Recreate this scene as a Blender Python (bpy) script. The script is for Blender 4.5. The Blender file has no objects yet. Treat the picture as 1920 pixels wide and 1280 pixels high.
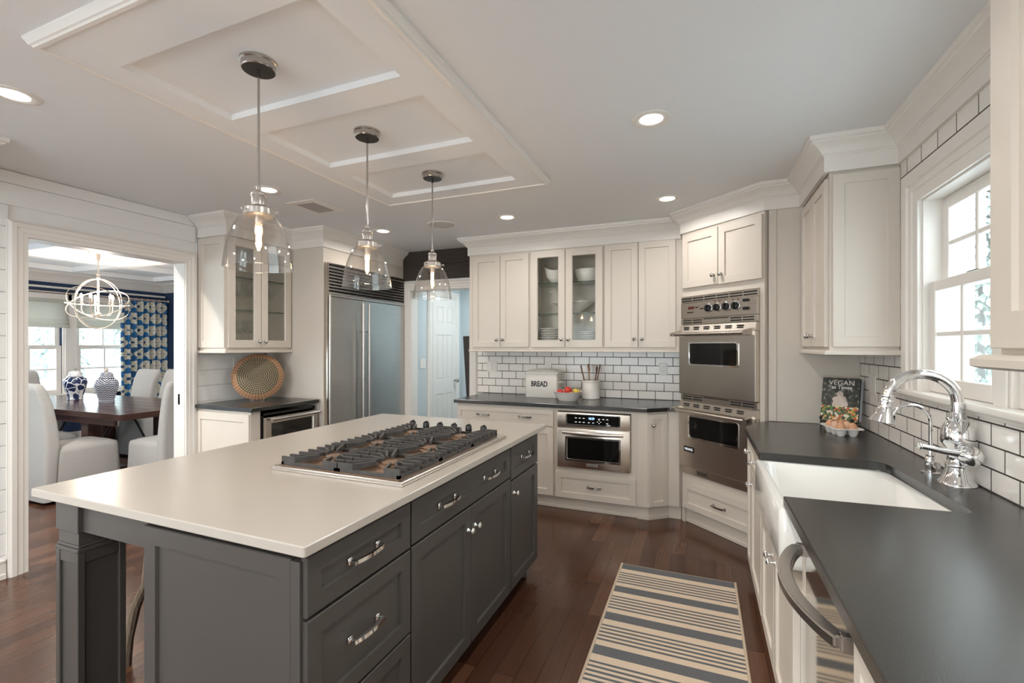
import bpy, bmesh, math, random
from mathutils import Vector, Matrix
random.seed(7)
C = bpy.context.scene.collection
SC = bpy.context.scene
R = math.radians
PI = math.pi

# ------------------------------------------------------------------ camera, world, light, exposure
cam = bpy.data.objects.new('camera', bpy.data.cameras.new('camera'))
C.objects.link(cam)
cam.data.sensor_width = 36.0
cam.data.lens = 869.0 / 1920.0 * 36.0
cam.data.shift_y = 8.0 / 1920.0
cam.data.clip_start = 0.02
cam.location = (0, 0, 1.418)
cam.rotation_euler = (R(90), 0, math.atan(353.0 / 869.0))
SC.camera = cam

SC.view_settings.view_transform = 'Standard'
SC.view_settings.look = 'None'
SC.view_settings.gamma = 1.0
SC.view_settings.use_curve_mapping = False
SC.view_settings.exposure = 0.46
SC.cycles.max_bounces = 10
SC.cycles.diffuse_bounces = 5
SC.cycles.glossy_bounces = 4
SC.cycles.transparent_max_bounces = 24
SC.cycles.sample_clamp_indirect = 4.0
SC.cycles.use_denoising = True

world = bpy.data.worlds.new('overcast_sky')
SC.world = world
world.use_nodes = True
_bg = world.node_tree.nodes['Background']
_bg.inputs[0].default_value = (0.84, 0.955, 1.0, 1)
_bg.inputs[1].default_value = 4.2

WARM = (1.0, 0.95, 0.885)
DOWN_W = 4.0        # each recessed ceiling light
PEND_W = 2.4         # each pendant bulb

def lamp(name, kind, loc, power, color=WARM, rot=(0, 0, 0), parent=None, **kw):
    l = bpy.data.lights.new(name, kind)
    l.energy = power
    l.color = color
    for k, v in kw.items():
        setattr(l, k, v)
    o = bpy.data.objects.new(name, l)
    C.objects.link(o)
    o.location = loc
    o.rotation_euler = rot
    if parent: o.parent = parent
    return o

def portal(name, loc, rot, sx, sy):
    l = bpy.data.lights.new(name, 'AREA')
    l.shape = 'RECTANGLE'; l.size = sx; l.size_y = sy
    l.cycles.is_portal = True
    o = bpy.data.objects.new(name, l)
    C.objects.link(o); o.location = loc; o.rotation_euler = rot
    return o
# light portals in the window openings, two of them added (they only steer the sampling of the sky)
portal('portal_kitchen', (1.10, 2.02, 1.65), (0, R(90), 0), 0.9, 1.30)
portal('portal_dining', (-8.80, 3.0, 1.2), (0, R(-90), 0), 1.2, 3.0)
portal('portal_dining_side', (-6.45, 0.18, 1.45), (R(90), 0, 0), 3.5, 1.5)
portal('portal_rear', (-1.85, -2.78, 1.37), (R(90), 0, 0), 2.9, 1.85)

# ------------------------------------------------------------------ materials
MATS = {}
def _new(name):
    m = bpy.data.materials.new(name); m.use_nodes = True
    nt = m.node_tree; b = nt.nodes['Principled BSDF']
    MATS[name] = m
    return m, nt, b
def _noise(nt, scale, detail=3, vec=None, stretch=None):
    tc = nt.nodes.new('ShaderNodeTexCoord')
    src = tc.outputs['Object']
    if stretch:
        mp = nt.nodes.new('ShaderNodeMapping')
        mp.inputs['Scale'].default_value = stretch
        nt.links.new(src, mp.inputs[0]); src = mp.outputs[0]
    n = nt.nodes.new('ShaderNodeTexNoise')
    n.inputs['Scale'].default_value = scale; n.inputs['Detail'].default_value = detail
    nt.links.new(src, n.inputs['Vector'])
    return n
def _mix(nt, fac, a, b):
    m = nt.nodes.new('ShaderNodeMix'); m.data_type = 'RGBA'
    for sock, v in ((m.inputs[0], fac), (m.inputs[6], a), (m.inputs[7], b)):
        if hasattr(v, 'is_output'): nt.links.new(v, sock)
        elif isinstance(v, (int, float)): sock.default_value = v
        else: sock.default_value = (*v, 1) if len(v) == 3 else v
    return m.outputs[2]
def _math(nt, op, a, b=None):
    m = nt.nodes.new('ShaderNodeMath'); m.operation = op
    for i, v in enumerate((a, b)):
        if v is None: continue
        if hasattr(v, 'is_output'): nt.links.new(v, m.inputs[i])
        else: m.inputs[i].default_value = v
    return m.outputs[0]
def _ramp(nt, fac, stops, interp='LINEAR'):
    r = nt.nodes.new('ShaderNodeValToRGB'); r.color_ramp.interpolation = interp
    el = r.color_ramp.elements
    while len(el) < len(stops): el.new(0.5)
    for e, (p, c) in zip(el, stops): e.position = p; e.color = (*c, 1)
    nt.links.new(fac, r.inputs[0]); return r.outputs[0]
def _bump(nt, b, h, dist, strength=1.0):
    n = nt.nodes.new('ShaderNodeBump')
    n.inputs['Distance'].default_value = dist; n.inputs['Strength'].default_value = strength
    nt.links.new(h, n.inputs['Height']); nt.links.new(n.outputs[0], b.inputs['Normal'])
def paint(name, c, rough=0.45, var=0.05, scale=6, metal=0, bump=0, bscale=60, spec=None, stretch=None, coat=0, detail=3):
    """plain material with a slight procedural mottling"""
    m, nt, b = _new(name)
    n = _noise(nt, scale, detail, stretch=stretch)
    lo = tuple(max(0, x * (1 - var)) for x in c); hi = tuple(min(1, x * (1 + var)) for x in c)
    nt.links.new(_mix(nt, n.outputs['Fac'], lo, hi), b.inputs['Base Color'])
    b.inputs['Roughness'].default_value = rough; b.inputs['Metallic'].default_value = metal
    if spec is not None: b.inputs['Specular IOR Level'].default_value = spec
    if coat: b.inputs['Coat Weight'].default_value = coat; b.inputs['Coat Roughness'].default_value = 0.08
    if bump:
        n2 = _noise(nt, bscale, 4, stretch=stretch)
        _bump(nt, b, n2.outputs['Fac'], bump)
    return m
def emit(name, c, s):
    m, nt, b = _new(name)
    b.inputs['Base Color'].default_value = (*c, 1)
    b.inputs['Emission Color'].default_value = (*c, 1); b.inputs['Emission Strength'].default_value = s
    return m
def glass(name, tint=(0.96, 0.98, 0.97), refl=0.10, rough=0.02, edge=1.0):
    m, nt, b = _new(name)
    out = nt.nodes['Material Output']
    tr = nt.nodes.new('ShaderNodeBsdfTransparent'); tr.inputs[0].default_value = (*tint, 1)
    gl = nt.nodes.new('ShaderNodeBsdfGlossy'); gl.inputs['Roughness'].default_value = rough
    lw = nt.nodes.new('ShaderNodeLayerWeight'); lw.inputs[0].default_value = 0.35
    f = _math(nt, 'MULTIPLY', lw.outputs['Facing'], edge * 0.75)
    f = _math(nt, 'MULTIPLY', f, f)
    f = _math(nt, 'ADD', f, refl * 0.5)
    mx = nt.nodes.new('ShaderNodeMixShader')
    nt.links.new(f, mx.inputs[0]); nt.links.new(tr.outputs[0], mx.inputs[1]); nt.links.new(gl.outputs[0], mx.inputs[2])
    nt.links.new(mx.outputs[0], out.inputs[0]); nt.nodes.remove(b)
    return m
def steel(name, c=(0.62, 0.60, 0.57), rough=0.27, stretch=(1, 1, 120), bump=0.0004):
    m, nt, b = _new(name)
    n = _noise(nt, 6, 3, stretch=stretch)
    nt.links.new(_mix(nt, n.outputs['Fac'], tuple(x * .86 for x in c), c), b.inputs['Base Color'])
    b.inputs['Metallic'].default_value = 1; b.inputs['Roughness'].default_value = rough
    _bump(nt, b, n.outputs['Fac'], bump, 0.35)
    return m

paint('white_paint', (0.67, 0.61, 0.54), 0.38, 0.012, 3)
paint('wall_paint', (0.84, 0.84, 0.83), 0.55, 0.012, 3)
paint('trim_paint', (0.80, 0.765, 0.72), 0.35, 0.01, 3)
paint('ceiling_paint', (0.79, 0.80, 0.81), 0.7, 0.015, 2, bump=0.0004, bscale=180)
paint('coffer_paint', (0.79, 0.795, 0.80), 0.62, 0.02, 3)
paint('groove', (0.34, 0.31, 0.28), 0.8, 0.05)
paint('grey_paint', (0.064, 0.059, 0.055), 0.36, 0.06, 4)
paint('quartz', (0.44, 0.405, 0.365), 0.24, 0.03, 2.5, detail=8)
paint('black_stone', (0.014, 0.0135, 0.013), 0.27, 0.5, 160, bump=0.0003, bscale=260, detail=6, spec=0.8, coat=0.25)
MATS['black_stone'].node_tree.nodes['Principled BSDF'].inputs['Coat Roughness'].default_value = 0.24
paint('chrome', (0.86, 0.86, 0.87), 0.05, 0.01, 4, metal=1)
paint('nickel', (0.50, 0.48, 0.46), 0.22, 0.03, 8, metal=1)
paint('satin_steel', (0.60, 0.57, 0.54), 0.32, 0.04, 30, metal=1)
paint('dark_bronze', (0.055, 0.048, 0.043), 0.5, 0.2, 20, metal=0.5)
paint('black_metal', (0.018, 0.018, 0.018), 0.45, 0.3, 20)
paint('black_plastic', (0.010, 0.010, 0.011), 0.22, 0.2, 20)
paint('dark_void', (0.012, 0.011, 0.010), 0.7, 0.2, 20)
paint('cast_iron', (0.055, 0.052, 0.050), 0.58, 0.45, 28, bump=0.0012, bscale=160, detail=6)
paint('bronze_burner', (0.22, 0.145, 0.10), 0.5, 0.35, 22, metal=0.7)
paint('fireclay', (0.86, 0.85, 0.82), 0.10, 0.01, 3, coat=0.4)
paint('porcelain', (0.82, 0.79, 0.75), 0.16, 0.01, 4)
paint('enamel', (0.80, 0.77, 0.72), 0.22, 0.02, 5)
paint('letter_black', (0.02, 0.02, 0.02), 0.5, 0.1, 9)
paint('letter_white', (0.80, 0.78, 0.74), 0.5, 0.04, 9)
paint('apple_red', (0.55, 0.05, 0.035), 0.25, 0.5, 26, detail=5)
paint('apple_yellow', (0.62, 0.48, 0.09), 0.28, 0.25, 18)
paint('apple_mixed', (0.62, 0.22, 0.10), 0.28, 0.5, 16, detail=5)
paint('spoon_wood', (0.20, 0.10, 0.055), 0.5, 0.3, 20, stretch=(1, 1, 0.1))
paint('spoon_light', (0.40, 0.24, 0.13), 0.5, 0.25, 20, stretch=(1, 1, 0.1))
paint('egg_brown', (0.62, 0.33, 0.19), 0.4, 0.12, 18)
paint('egg_pale', (0.70, 0.44, 0.30), 0.4, 0.10, 18)
paint('linen', (0.42, 0.405, 0.385), 0.85, 0.05, 40, bump=0.002, bscale=60)
paint('table_wood', (0.050, 0.020, 0.014), 0.20, 0.55, 10, stretch=(0.6, 6, 6), detail=6)
paint('barn_wood', (0.052, 0.040, 0.032), 0.8, 0.6, 7, stretch=(0.7, 6, 14), bump=0.006, bscale=16, detail=8)
paint('branch_bark', (0.15, 0.11, 0.075), 0.8, 0.5, 24, bump=0.004, bscale=40, stretch=(3, 3, .6))
paint('blue_grasscloth', (0.012, 0.032, 0.085), 0.75, 0.35, 30, stretch=(1, 1, 14))
paint('pale_blue_wall', (0.56, 0.625, 0.645), 0.6, 0.015, 3)
paint('rug_fringe', (0.55, 0.44, 0.33), 0.9, 0.12, 80)
paint('post_paint', (0.40, 0.45, 0.46), 0.5, 0.03)
paint('snow', (0.85, 0.88, 0.92), 0.8, 0.04, 1.5)
paint('bark', (0.28, 0.28, 0.27), 0.9, 0.4, 12, stretch=(1, 1, .25))
paint('needles', (0.52, 0.57, 0.55), 0.9, 0.5, 5, detail=8)
paint('candle_cream', (0.56, 0.48, 0.40), 0.5, 0.05, 9)
paint('antique_gold', (0.62, 0.50, 0.40), 0.35, 0.08, 9, metal=0.6)
paint('wood_plank_dark', (0.055, 0.045, 0.042), 0.6, 0.35, 12, stretch=(2, 2, .3))
paint('grey_cover', (0.45, 0.46, 0.49), 0.5, 0.08, 9)
paint('speaker_mesh', (0.62, 0.59, 0.56), 0.7, 0.03, 200)
paint('led_red', (0.10, 0.02, 0.01), 0.3, 0.1, 9)
paint('rubber', (0.02, 0.02, 0.02), 0.7, 0.1, 9)
steel('brushed_steel', (0.70, 0.64, 0.575), 0.25)
steel('polished_steel', (0.60, 0.58, 0.55), 0.09, stretch=(0.4, 0.4, 14), bump=0.0002)
steel('fridge_steel', (0.56, 0.54, 0.515), 0.28, stretch=(0.4, 0.4, 14), bump=0.0012)
glass('pane_glass', (0.985, 0.995, 0.99), 0.035)
glass('shade_glass', (0.968, 0.957, 0.945), 0.12, 0.01, 1.1)
glass('bulb_glass', (1.0, 0.93, 0.84), 0.08)
glass('wine_glass_clear', (0.985, 0.99, 0.985), 0.08, 0.02, 0.9)
glass('shelf_glass', (0.93, 0.97, 0.955), 0.06)
paint('shelf_edge', (0.010, 0.045, 0.035), 0.15, 0.1, 9)
paint('oven_glass', (0.006, 0.006, 0.006), 0.05, 0.2, 9)
glass('cooler_glass', (0.42, 0.43, 0.42), 0.12)
emit('filament', (1.0, 0.62, 0.30), 60)
emit('downlight_glow', (1.0, 0.90, 0.78), 9)
emit('candle_bulb', (1.0, 0.66, 0.40), 40)
emit('display_blue', (0.30, 0.55, 1.0), 2.5)
emit('display_badge_glow', (0.75, 0.78, 0.80), 0.7)

def m_floor():
    m, nt, b = _new('oak_floor')
    tc = nt.nodes.new('ShaderNodeTexCoord')
    sp = nt.nodes.new('ShaderNodeSeparateXYZ'); nt.links.new(tc.outputs['Object'], sp.inputs[0])
    cb = nt.nodes.new('ShaderNodeCombineXYZ')
    nt.links.new(sp.outputs[1], cb.inputs[0]); nt.links.new(sp.outputs[0], cb.inputs[1])
    br = nt.nodes.new('ShaderNodeTexBrick')
    br.offset = 0.37; br.offset_frequency = 2
    br.inputs['Color1'].default_value = (0, 0, 0, 1); br.inputs['Color2'].default_value = (1, 1, 1, 1)
    br.inputs['Mortar'].default_value = (0.5, 0.5, 0.5, 1)
    br.inputs['Scale'].default_value = 1; br.inputs['Mortar Size'].default_value = 0.0012
    br.inputs['Brick Width'].default_value = 0.92; br.inputs['Row Height'].default_value = 0.092
    br.inputs['Bias'].default_value = 0.0; br.inputs['Mortar Smooth'].default_value = 0.2
    nt.links.new(cb.outputs[0], br.inputs['Vector'])
    col = _ramp(nt, br.outputs['Color'], [(0, (0.066, 0.027, 0.015)), (0.5, (0.100, 0.043, 0.024)), (1, (0.170, 0.080, 0.044))])
    g = _noise(nt, 5, 8, stretch=(14, 0.9, 1))
    col = _mix(nt, _math(nt, 'MULTIPLY', g.outputs['Fac'], 0.75), col, (0.045, 0.018, 0.011))
    col = _mix(nt, br.outputs['Fac'], col, (0.012, 0.006, 0.004))
    nt.links.new(col, b.inputs['Base Color'])
    n2 = _noise(nt, 3, 3)
    nt.links.new(_math(nt, 'ADD', _math(nt, 'MULTIPLY', n2.outputs['Fac'], 0.10), 0.16), b.inputs['Roughness'])
    h = _math(nt, 'SUBTRACT', _math(nt, 'MULTIPLY', g.outputs['Fac'], 0.25), br.outputs['Fac'])
    _bump(nt, b, h, 0.0008, 0.5)
m_floor()

def m_tile(name, horiz):
    m, nt, b = _new(name)
    tc = nt.nodes.new('ShaderNodeTexCoord')
    sp = nt.nodes.new('ShaderNodeSeparateXYZ'); nt.links.new(tc.outputs['Object'], sp.inputs[0])
    cb = nt.nodes.new('ShaderNodeCombineXYZ')
    nt.links.new(sp.outputs[horiz], cb.inputs[0])
    nt.links.new(_math(nt, 'SUBTRACT', sp.outputs[2], 0.914 + 0.002), cb.inputs[1])
    br = nt.nodes.new('ShaderNodeTexBrick')
    br.inputs['Color1'].default_value = (0.88, 0.845, 0.80, 1); br.inputs['Color2'].default_value = (0.84, 0.805, 0.76, 1)
    br.inputs['Mortar'].default_value = (0.045, 0.036, 0.033, 1)
    br.inputs['Scale'].default_value = 1; br.inputs['Mortar Size'].default_value = 0.0030
    br.inputs['Mortar Smooth'].default_value = 0.1
    br.inputs['Brick Width'].default_value = 0.1555; br.inputs['Row Height'].default_value = 0.0785
    nt.links.new(cb.outputs[0], br.inputs['Vector'])
    nt.links.new(br.outputs['Color'], b.inputs['Base Color'])
    nt.links.new(_math(nt, 'ADD', _math(nt, 'MULTIPLY', br.outputs['Fac'], 0.6), 0.12), b.inputs['Roughness'])
    n = _noise(nt, 9, 2)
    h = _math(nt, 'SUBTRACT', _math(nt, 'MULTIPLY', n.outputs['Fac'], 0.35), br.outputs['Fac'])
    _bump(nt, b, h, 0.0016, 0.7)
m_tile('subway_tile_back', 0)
m_tile('subway_tile_side', 1)

def m_rug():
    m, nt, b = _new('striped_rug_weave')
    tc = nt.nodes.new('ShaderNodeTexCoord')
    sp = nt.nodes.new('ShaderNodeSeparateXYZ'); nt.links.new(tc.outputs['Object'], sp.inputs[0])
    ph = _math(nt, 'FRACT', _math(nt, 'DIVIDE', _math(nt, 'ADD', sp.outputs[1], 8.62), 0.29))
    cr = (0.82, 0.67, 0.51); nv = (0.105, 0.120, 0.138)
    stops = [(0.0, nv), (0.235, cr)]
    p = 0.375
    for k in range(5):
        stops += [(p, nv), (p + 0.048, cr)]; p += 0.103
    col = _ramp(nt, ph, stops, 'CONSTANT')
    w = _noise(nt, 90, 3, stretch=(6, 1, 1))
    col = _mix(nt, _math(nt, 'MULTIPLY', w.outputs['Fac'], 0.45), col, (0.22, 0.19, 0.16))
    nt.links.new(col, b.inputs['Base Color']); b.inputs['Roughness'].default_value = 0.95
    _bump(nt, b, w.outputs['Fac'], 0.003, 0.6)
m_rug()

def m_curtain():
    m, nt, b = _new('blue_floral_cloth')
    tc = nt.nodes.new('ShaderNodeTexCoord')
    sp = nt.nodes.new('ShaderNodeSeparateXYZ'); nt.links.new(tc.outputs['Object'], sp.inputs[0])
    n = _noise(nt, 11, 3); w = _math(nt, 'MULTIPLY', _math(nt, 'SUBTRACT', n.outputs['Fac'], 0.5), 0.36)
    v = _math(nt, 'DIVIDE', sp.outputs[2], 0.195)
    u = _math(nt, 'ADD', _math(nt, 'DIVIDE', sp.outputs[1], 0.165), _math(nt, 'MULTIPLY', _math(nt, 'MODULO', _math(nt, 'FLOOR', v), 2.0), 0.5))
    fu = _math(nt, 'SUBTRACT', _math(nt, 'FRACT', _math(nt, 'ADD', u, 20.0)), 0.5)
    fv = _math(nt, 'SUBTRACT', _math(nt, 'FRACT', v), 0.5)
    r = _math(nt, 'SQRT', _math(nt, 'ADD', _math(nt, 'MULTIPLY', fu, fu), _math(nt, 'MULTIPLY', fv, fv)))
    th = _math(nt, 'ARCTAN2', fv, fu)
    edge = _math(nt, 'ADD', _math(nt, 'ADD', _math(nt, 'MULTIPLY', _math(nt, 'COSINE', _math(nt, 'MULTIPLY', th, 6)), 0.045), 0.45), w)
    petal = _math(nt, 'LESS_THAN', r, edge)
    spoke = _math(nt, 'LESS_THAN', _math(nt, 'ABSOLUTE', _math(nt, 'SINE', _math(nt, 'MULTIPLY', th, 3))), _math(nt, 'DIVIDE', 0.035, _math(nt, 'ADD', r, 0.03)))
    eye = _math(nt, 'LESS_THAN', r, _math(nt, 'ADD', 0.10, w))
    n2 = _noise(nt, 5, 3, stretch=(1, 1, .4))
    blue = _ramp(nt, n2.outputs['Fac'], [(0.3, (0.012, 0.05, 0.14)), (0.6, (0.014, 0.13, 0.33))])
    col = _mix(nt, petal, blue, (0.62, 0.60, 0.51))
    col = _mix(nt, _math(nt, 'MULTIPLY', spoke, petal), col, (0.05, 0.06, 0.10))
    col = _mix(nt, eye, col, (0.014, 0.05, 0.14))
    nt.links.new(col, b.inputs['Base Color']); b.inputs['Roughness'].default_value = 0.9
m_curtain()

def m_shade():
    m, nt, b = _new('roman_linen')
    out = nt.nodes['Material Output']
    n = _noise(nt, 60, 3, stretch=(1, .2, 4))
    c = _mix(nt, n.outputs['Fac'], (0.60, 0.60, 0.55), (0.74, 0.73, 0.68))
    d = nt.nodes.new('ShaderNodeBsdfDiffuse'); t = nt.nodes.new('ShaderNodeBsdfTranslucent')
    nt.links.new(c, d.inputs[0]); nt.links.new(c, t.inputs[0])
    mx = nt.nodes.new('ShaderNodeMixShader'); mx.inputs[0].default_value = 0.4
    nt.links.new(d.outputs[0], mx.inputs[1]); nt.links.new(t.outputs[0], mx.inputs[2]); nt.links.new(mx.outputs[0], out.inputs[0])
    nt.nodes.remove(b)
m_shade()

def m_basket():
    m, nt, b = _new('woven_rattan')
    tc = nt.nodes.new('ShaderNodeTexCoord')
    sp = nt.nodes.new('ShaderNodeSeparateXYZ'); nt.links.new(tc.outputs['Object'], sp.inputs[0])
    x, z = sp.outputs[0], sp.outputs[1]
    r = _math(nt, 'SQRT', _math(nt, 'ADD', _math(nt, 'MULTIPLY', x, x), _math(nt, 'MULTIPLY', z, z)))
    a = _math(nt, 'ARCTAN2', z, x)
    ring = _math(nt, 'SINE', _math(nt, 'MULTIPLY', r, 2 * PI / 0.0165))
    spoke = _math(nt, 'SINE', _math(nt, 'MULTIPLY', a, 46))
    pat = _math(nt, 'MULTIPLY', _math(nt, 'GREATER_THAN', ring, -0.1), _math(nt, 'GREATER_THAN', spoke, -0.45))
    n = _noise(nt, 40, 3)
    tan = _mix(nt, n.outputs['Fac'], (0.30, 0.23, 0.13), (0.44, 0.36, 0.23))
    rim = _mix(nt, n.outputs['Fac'], (0.40, 0.21, 0.10), (0.60, 0.38, 0.22))
    base = _mix(nt, _math(nt, 'GREATER_THAN', r, 0.165), tan, rim)
    dark = _mix(nt, _math(nt, 'GREATER_THAN', r, 0.165), (0.07, 0.055, 0.032), (0.30, 0.16, 0.09))
    nt.links.new(_mix(nt, pat, dark, base), b.inputs['Base Color']); b.inputs['Roughness'].default_value = 0.7
    _bump(nt, b, pat, 0.003, 0.6)
m_basket()

def m_jar(name, mode):
    m, nt, b = _new(name)
    tc = nt.nodes.new('ShaderNodeTexCoord')
    sp = nt.nodes.new('ShaderNodeSeparateXYZ'); nt.links.new(tc.outputs['Object'], sp.inputs[0])
    a = _math(nt, 'ARCTAN2', sp.outputs[1], sp.outputs[0])
    if mode == 0:
        v = nt.nodes.new('ShaderNodeTexVoronoi'); v.feature = 'DISTANCE_TO_EDGE'; v.inputs['Scale'].default_value = 13
        nt.links.new(tc.outputs['Object'], v.inputs['Vector'])
        z = sp.outputs[2]
        neck = _math(nt, 'GREATER_THAN', z, 0.275)
        low = _math(nt, 'LESS_THAN', z, 0.11)
        wave = _math(nt, 'GREATER_THAN', _math(nt, 'SINE', _math(nt, 'MULTIPLY', a, 5)), 0.35)
        f = _math(nt, 'LESS_THAN', v.outputs['Distance'], 0.055)
        f = _math(nt, 'MAXIMUM', f, _math(nt, 'MULTIPLY', low, wave))
        f = _math(nt, 'MAXIMUM', f, _math(nt, 'MULTIPLY', neck, _math(nt, 'GREATER_THAN', v.outputs['Distance'], 0.09)))
    else:
        zz = _math(nt, 'SINE', _math(nt, 'ADD', _math(nt, 'MULTIPLY', sp.outputs[2], 290), _math(nt, 'MULTIPLY', _math(nt, 'SINE', _math(nt, 'MULTIPLY', a, 18)), 1.5)))
        f = _math(nt, 'GREATER_THAN', zz, 0.05)
    col = _mix(nt, f, (0.012, 0.022, 0.075), (0.66, 0.66, 0.68))
    nt.links.new(col, b.inputs['Base Color']); b.inputs['Roughness'].default_value = 0.12
m_jar('navy_scroll_glaze', 0)
m_jar('banded_glaze', 1)

def m_cover():
    m, nt, b = _new('cookbook_cover')
    tc = nt.nodes.new('ShaderNodeTexCoord')
    sp = nt.nodes.new('ShaderNodeSeparateXYZ'); nt.links.new(tc.outputs['Object'], sp.inputs[0])
    z = sp.outputs[2]; x = sp.outputs[0]
    v = nt.nodes.new('ShaderNodeTexVoronoi'); v.inputs['Scale'].default_value = 75; nt.links.new(tc.outputs['Object'], v.inputs['Vector'])
    s2 = nt.nodes.new('ShaderNodeSeparateColor'); nt.links.new(v.outputs['Color'], s2.inputs[0])
    food = _ramp(nt, s2.outputs[0], [(0, (0.06, 0.10, 0.03)), (0.2, (0.50, 0.10, 0.03)), (0.36, (0.66, 0.62, 0.50)), (0.5, (0.10, 0.20, 0.05)), (0.62, (0.60, 0.33, 0.08)), (0.78, (0.03, 0.03, 0.03)), (0.9, (0.62, 0.50, 0.30))], 'CONSTANT')
    n = _noise(nt, 45, 5)
    leaf = _ramp(nt, n.outputs['Fac'], [(0.3, (0.010, 0.011, 0.009)), (0.55, (0.05, 0.055, 0.045)), (0.68, (0.30, 0.31, 0.28))])
    # lower third: a heap of food; a pale figure-like patch in the middle
    dx = _math(nt, 'ABSOLUTE', _math(nt, 'ADD', x, _math(nt, 'MULTIPLY', _math(nt, 'SUBTRACT', n.outputs['Fac'], 0.5), 0.05)))
    ell = lambda cz, rx, rz: _math(nt, 'LESS_THAN', _math(nt, 'ADD', _math(nt, 'POWER', _math(nt, 'DIVIDE', dx, rx), 2.0), _math(nt, 'POWER', _math(nt, 'DIVIDE', _math(nt, 'SUBTRACT', z, cz), rz), 2.0)), 1.0)
    patch = _math(nt, 'MAXIMUM', ell(0.115, 0.040, 0.045), ell(0.168, 0.014, 0.018))
    col = _mix(nt, patch, leaf, _mix(nt, n.outputs['Fac'], (0.70, 0.66, 0.60), (0.42, 0.30, 0.25)))
    col = _mix(nt, _math(nt, 'LESS_THAN', _math(nt, 'ADD', z, _math(nt, 'MULTIPLY', n.outputs['Fac'], 0.03)), 0.105), col, food)
    nt.links.new(col, b.inputs['Base Color']); b.inputs['Roughness'].default_value = 0.28
m_cover()

# ------------------------------------------------------------------ geometry helpers
class G:
    """collects shapes into one mesh"""
    def __init__(s): s.bm = bmesh.new()
    def _bev(s, faces, bev, seg):
        if bev > 0:
            ed = list({e for f in faces for e in f.edges})
            bmesh.ops.bevel(s.bm, geom=ed, offset=bev, segments=seg, affect='EDGES', profile=0.5)
    def box(s, x0, x1, y0, y1, z0, z1, bev=0, seg=1, mx=None):
        if x0 > x1: x0, x1 = x1, x0
        if y0 > y1: y0, y1 = y1, y0
        if z0 > z1: z0, z1 = z1, z0
        cs = [Vector(p) for p in ((x0, y0, z0), (x1, y0, z0), (x1, y1, z0), (x0, y1, z0), (x0, y0, z1), (x1, y0, z1), (x1, y1, z1), (x0, y1, z1))]
        if mx is not None: cs = [mx @ c for c in cs]
        v = [s.bm.verts.new(c) for c in cs]
        fs = [s.bm.faces.new([v[i] for i in q]) for q in ((0, 3, 2, 1), (4, 5, 6, 7), (0, 1, 5, 4), (1, 2, 6, 5), (2, 3, 7, 6), (3, 0, 4, 7))]
        s._bev(fs, bev, seg); return s
    def loft(s, loops, cap0=True, cap1=True, ring=False):
        L = [[s.bm.verts.new(p) for p in lp] for lp in loops]
        n = len(L[0]); fs = []
        pairs = list(zip(L[:-1], L[1:])) + ([(L[-1], L[0])] if ring else [])
        for a, b in pairs:
            for i in range(n):
                j = (i + 1) % n
                fs.append(s.bm.faces.new((a[i], a[j], b[j], b[i])))
        if cap0 and not ring: fs.append(s.bm.faces.new(list(reversed(L[0]))))
        if cap1 and not ring: fs.append(s.bm.faces.new(L[-1]))
        return fs
    def prism(s, poly, z0, z1, bev=0, seg=1):
        fs = s.loft([[(x, y, z0) for x, y in poly], [(x, y, z1) for x, y in poly]])
        s._bev(fs, bev, seg); return s
    def lathe(s, prof, n=24, c=(0, 0, 0), mx=None, cap0=False, cap1=False):
        c = Vector(c); loops = []
        for r, z in prof:
            lp = [Vector((max(r, 1e-5) * math.cos(2 * PI * i / n), max(r, 1e-5) * math.sin(2 * PI * i / n), z)) for i in range(n)]
            lp = [(mx @ p if mx is not None else p) + c for p in lp]
            loops.append(lp)
        s.loft(loops, cap0, cap1); return s
    def tube(s, pts, r, n=10, closed=False, sq=None):
        pts = [Vector(p) for p in pts]; N = len(pts)
        rs = r if isinstance(r, (list, tuple)) else [r] * N
        up = Vector((0, 0, 1)); loops = []; pn = None
        for i, p in enumerate(pts):
            if closed: t = pts[(i + 1) % N] - pts[i - 1]
            else: t = pts[min(i + 1, N - 1)] - pts[max(i - 1, 0)]
            t.normalize()
            if pn is None:
                a = up if abs(t.dot(up)) < 0.95 else Vector((1, 0, 0))
                pn = (a - t * a.dot(t)).normalized()
            else:
                pn = (pn - t * pn.dot(t)).normalized()
            b = t.cross(pn)
            if sq:   # rectangular section (half width along b, half height along pn)
                loops.append([p + b * sx * sq[0] + pn * sy * sq[1] for sx, sy in ((1, 1), (-1, 1), (-1, -1), (1, -1))])
            else:
                loops.append([p + (pn * math.cos(2 * PI * k / n) + b * math.sin(2 * PI * k / n)) * rs[i] for k in range(n)])
        s.loft(loops, not closed, not closed, ring=closed); return s
    def cyl(s, p0, p1, r, n=16, r2=None):
        return s.tube([p0, p1], [r, r if r2 is None else r2], n)
    def rects(s, seq, cap0=True, cap1=True, ring=False):
        """loft through rectangles (x0,x1,z0,z1,y)"""
        s.loft([[(a, y, c), (b, y, c), (b, y, d), (a, y, d)] for a, b, c, d, y in seq], cap0, cap1, ring); return s
    def sphere(s, c, r, n=16, sz=1.0):
        prof = [(r * math.sin(PI * i / (n // 2)), -r * sz * math.cos(PI * i / (n // 2))) for i in range(n // 2 + 1)]
        return s.lathe(prof, n, c)

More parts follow.
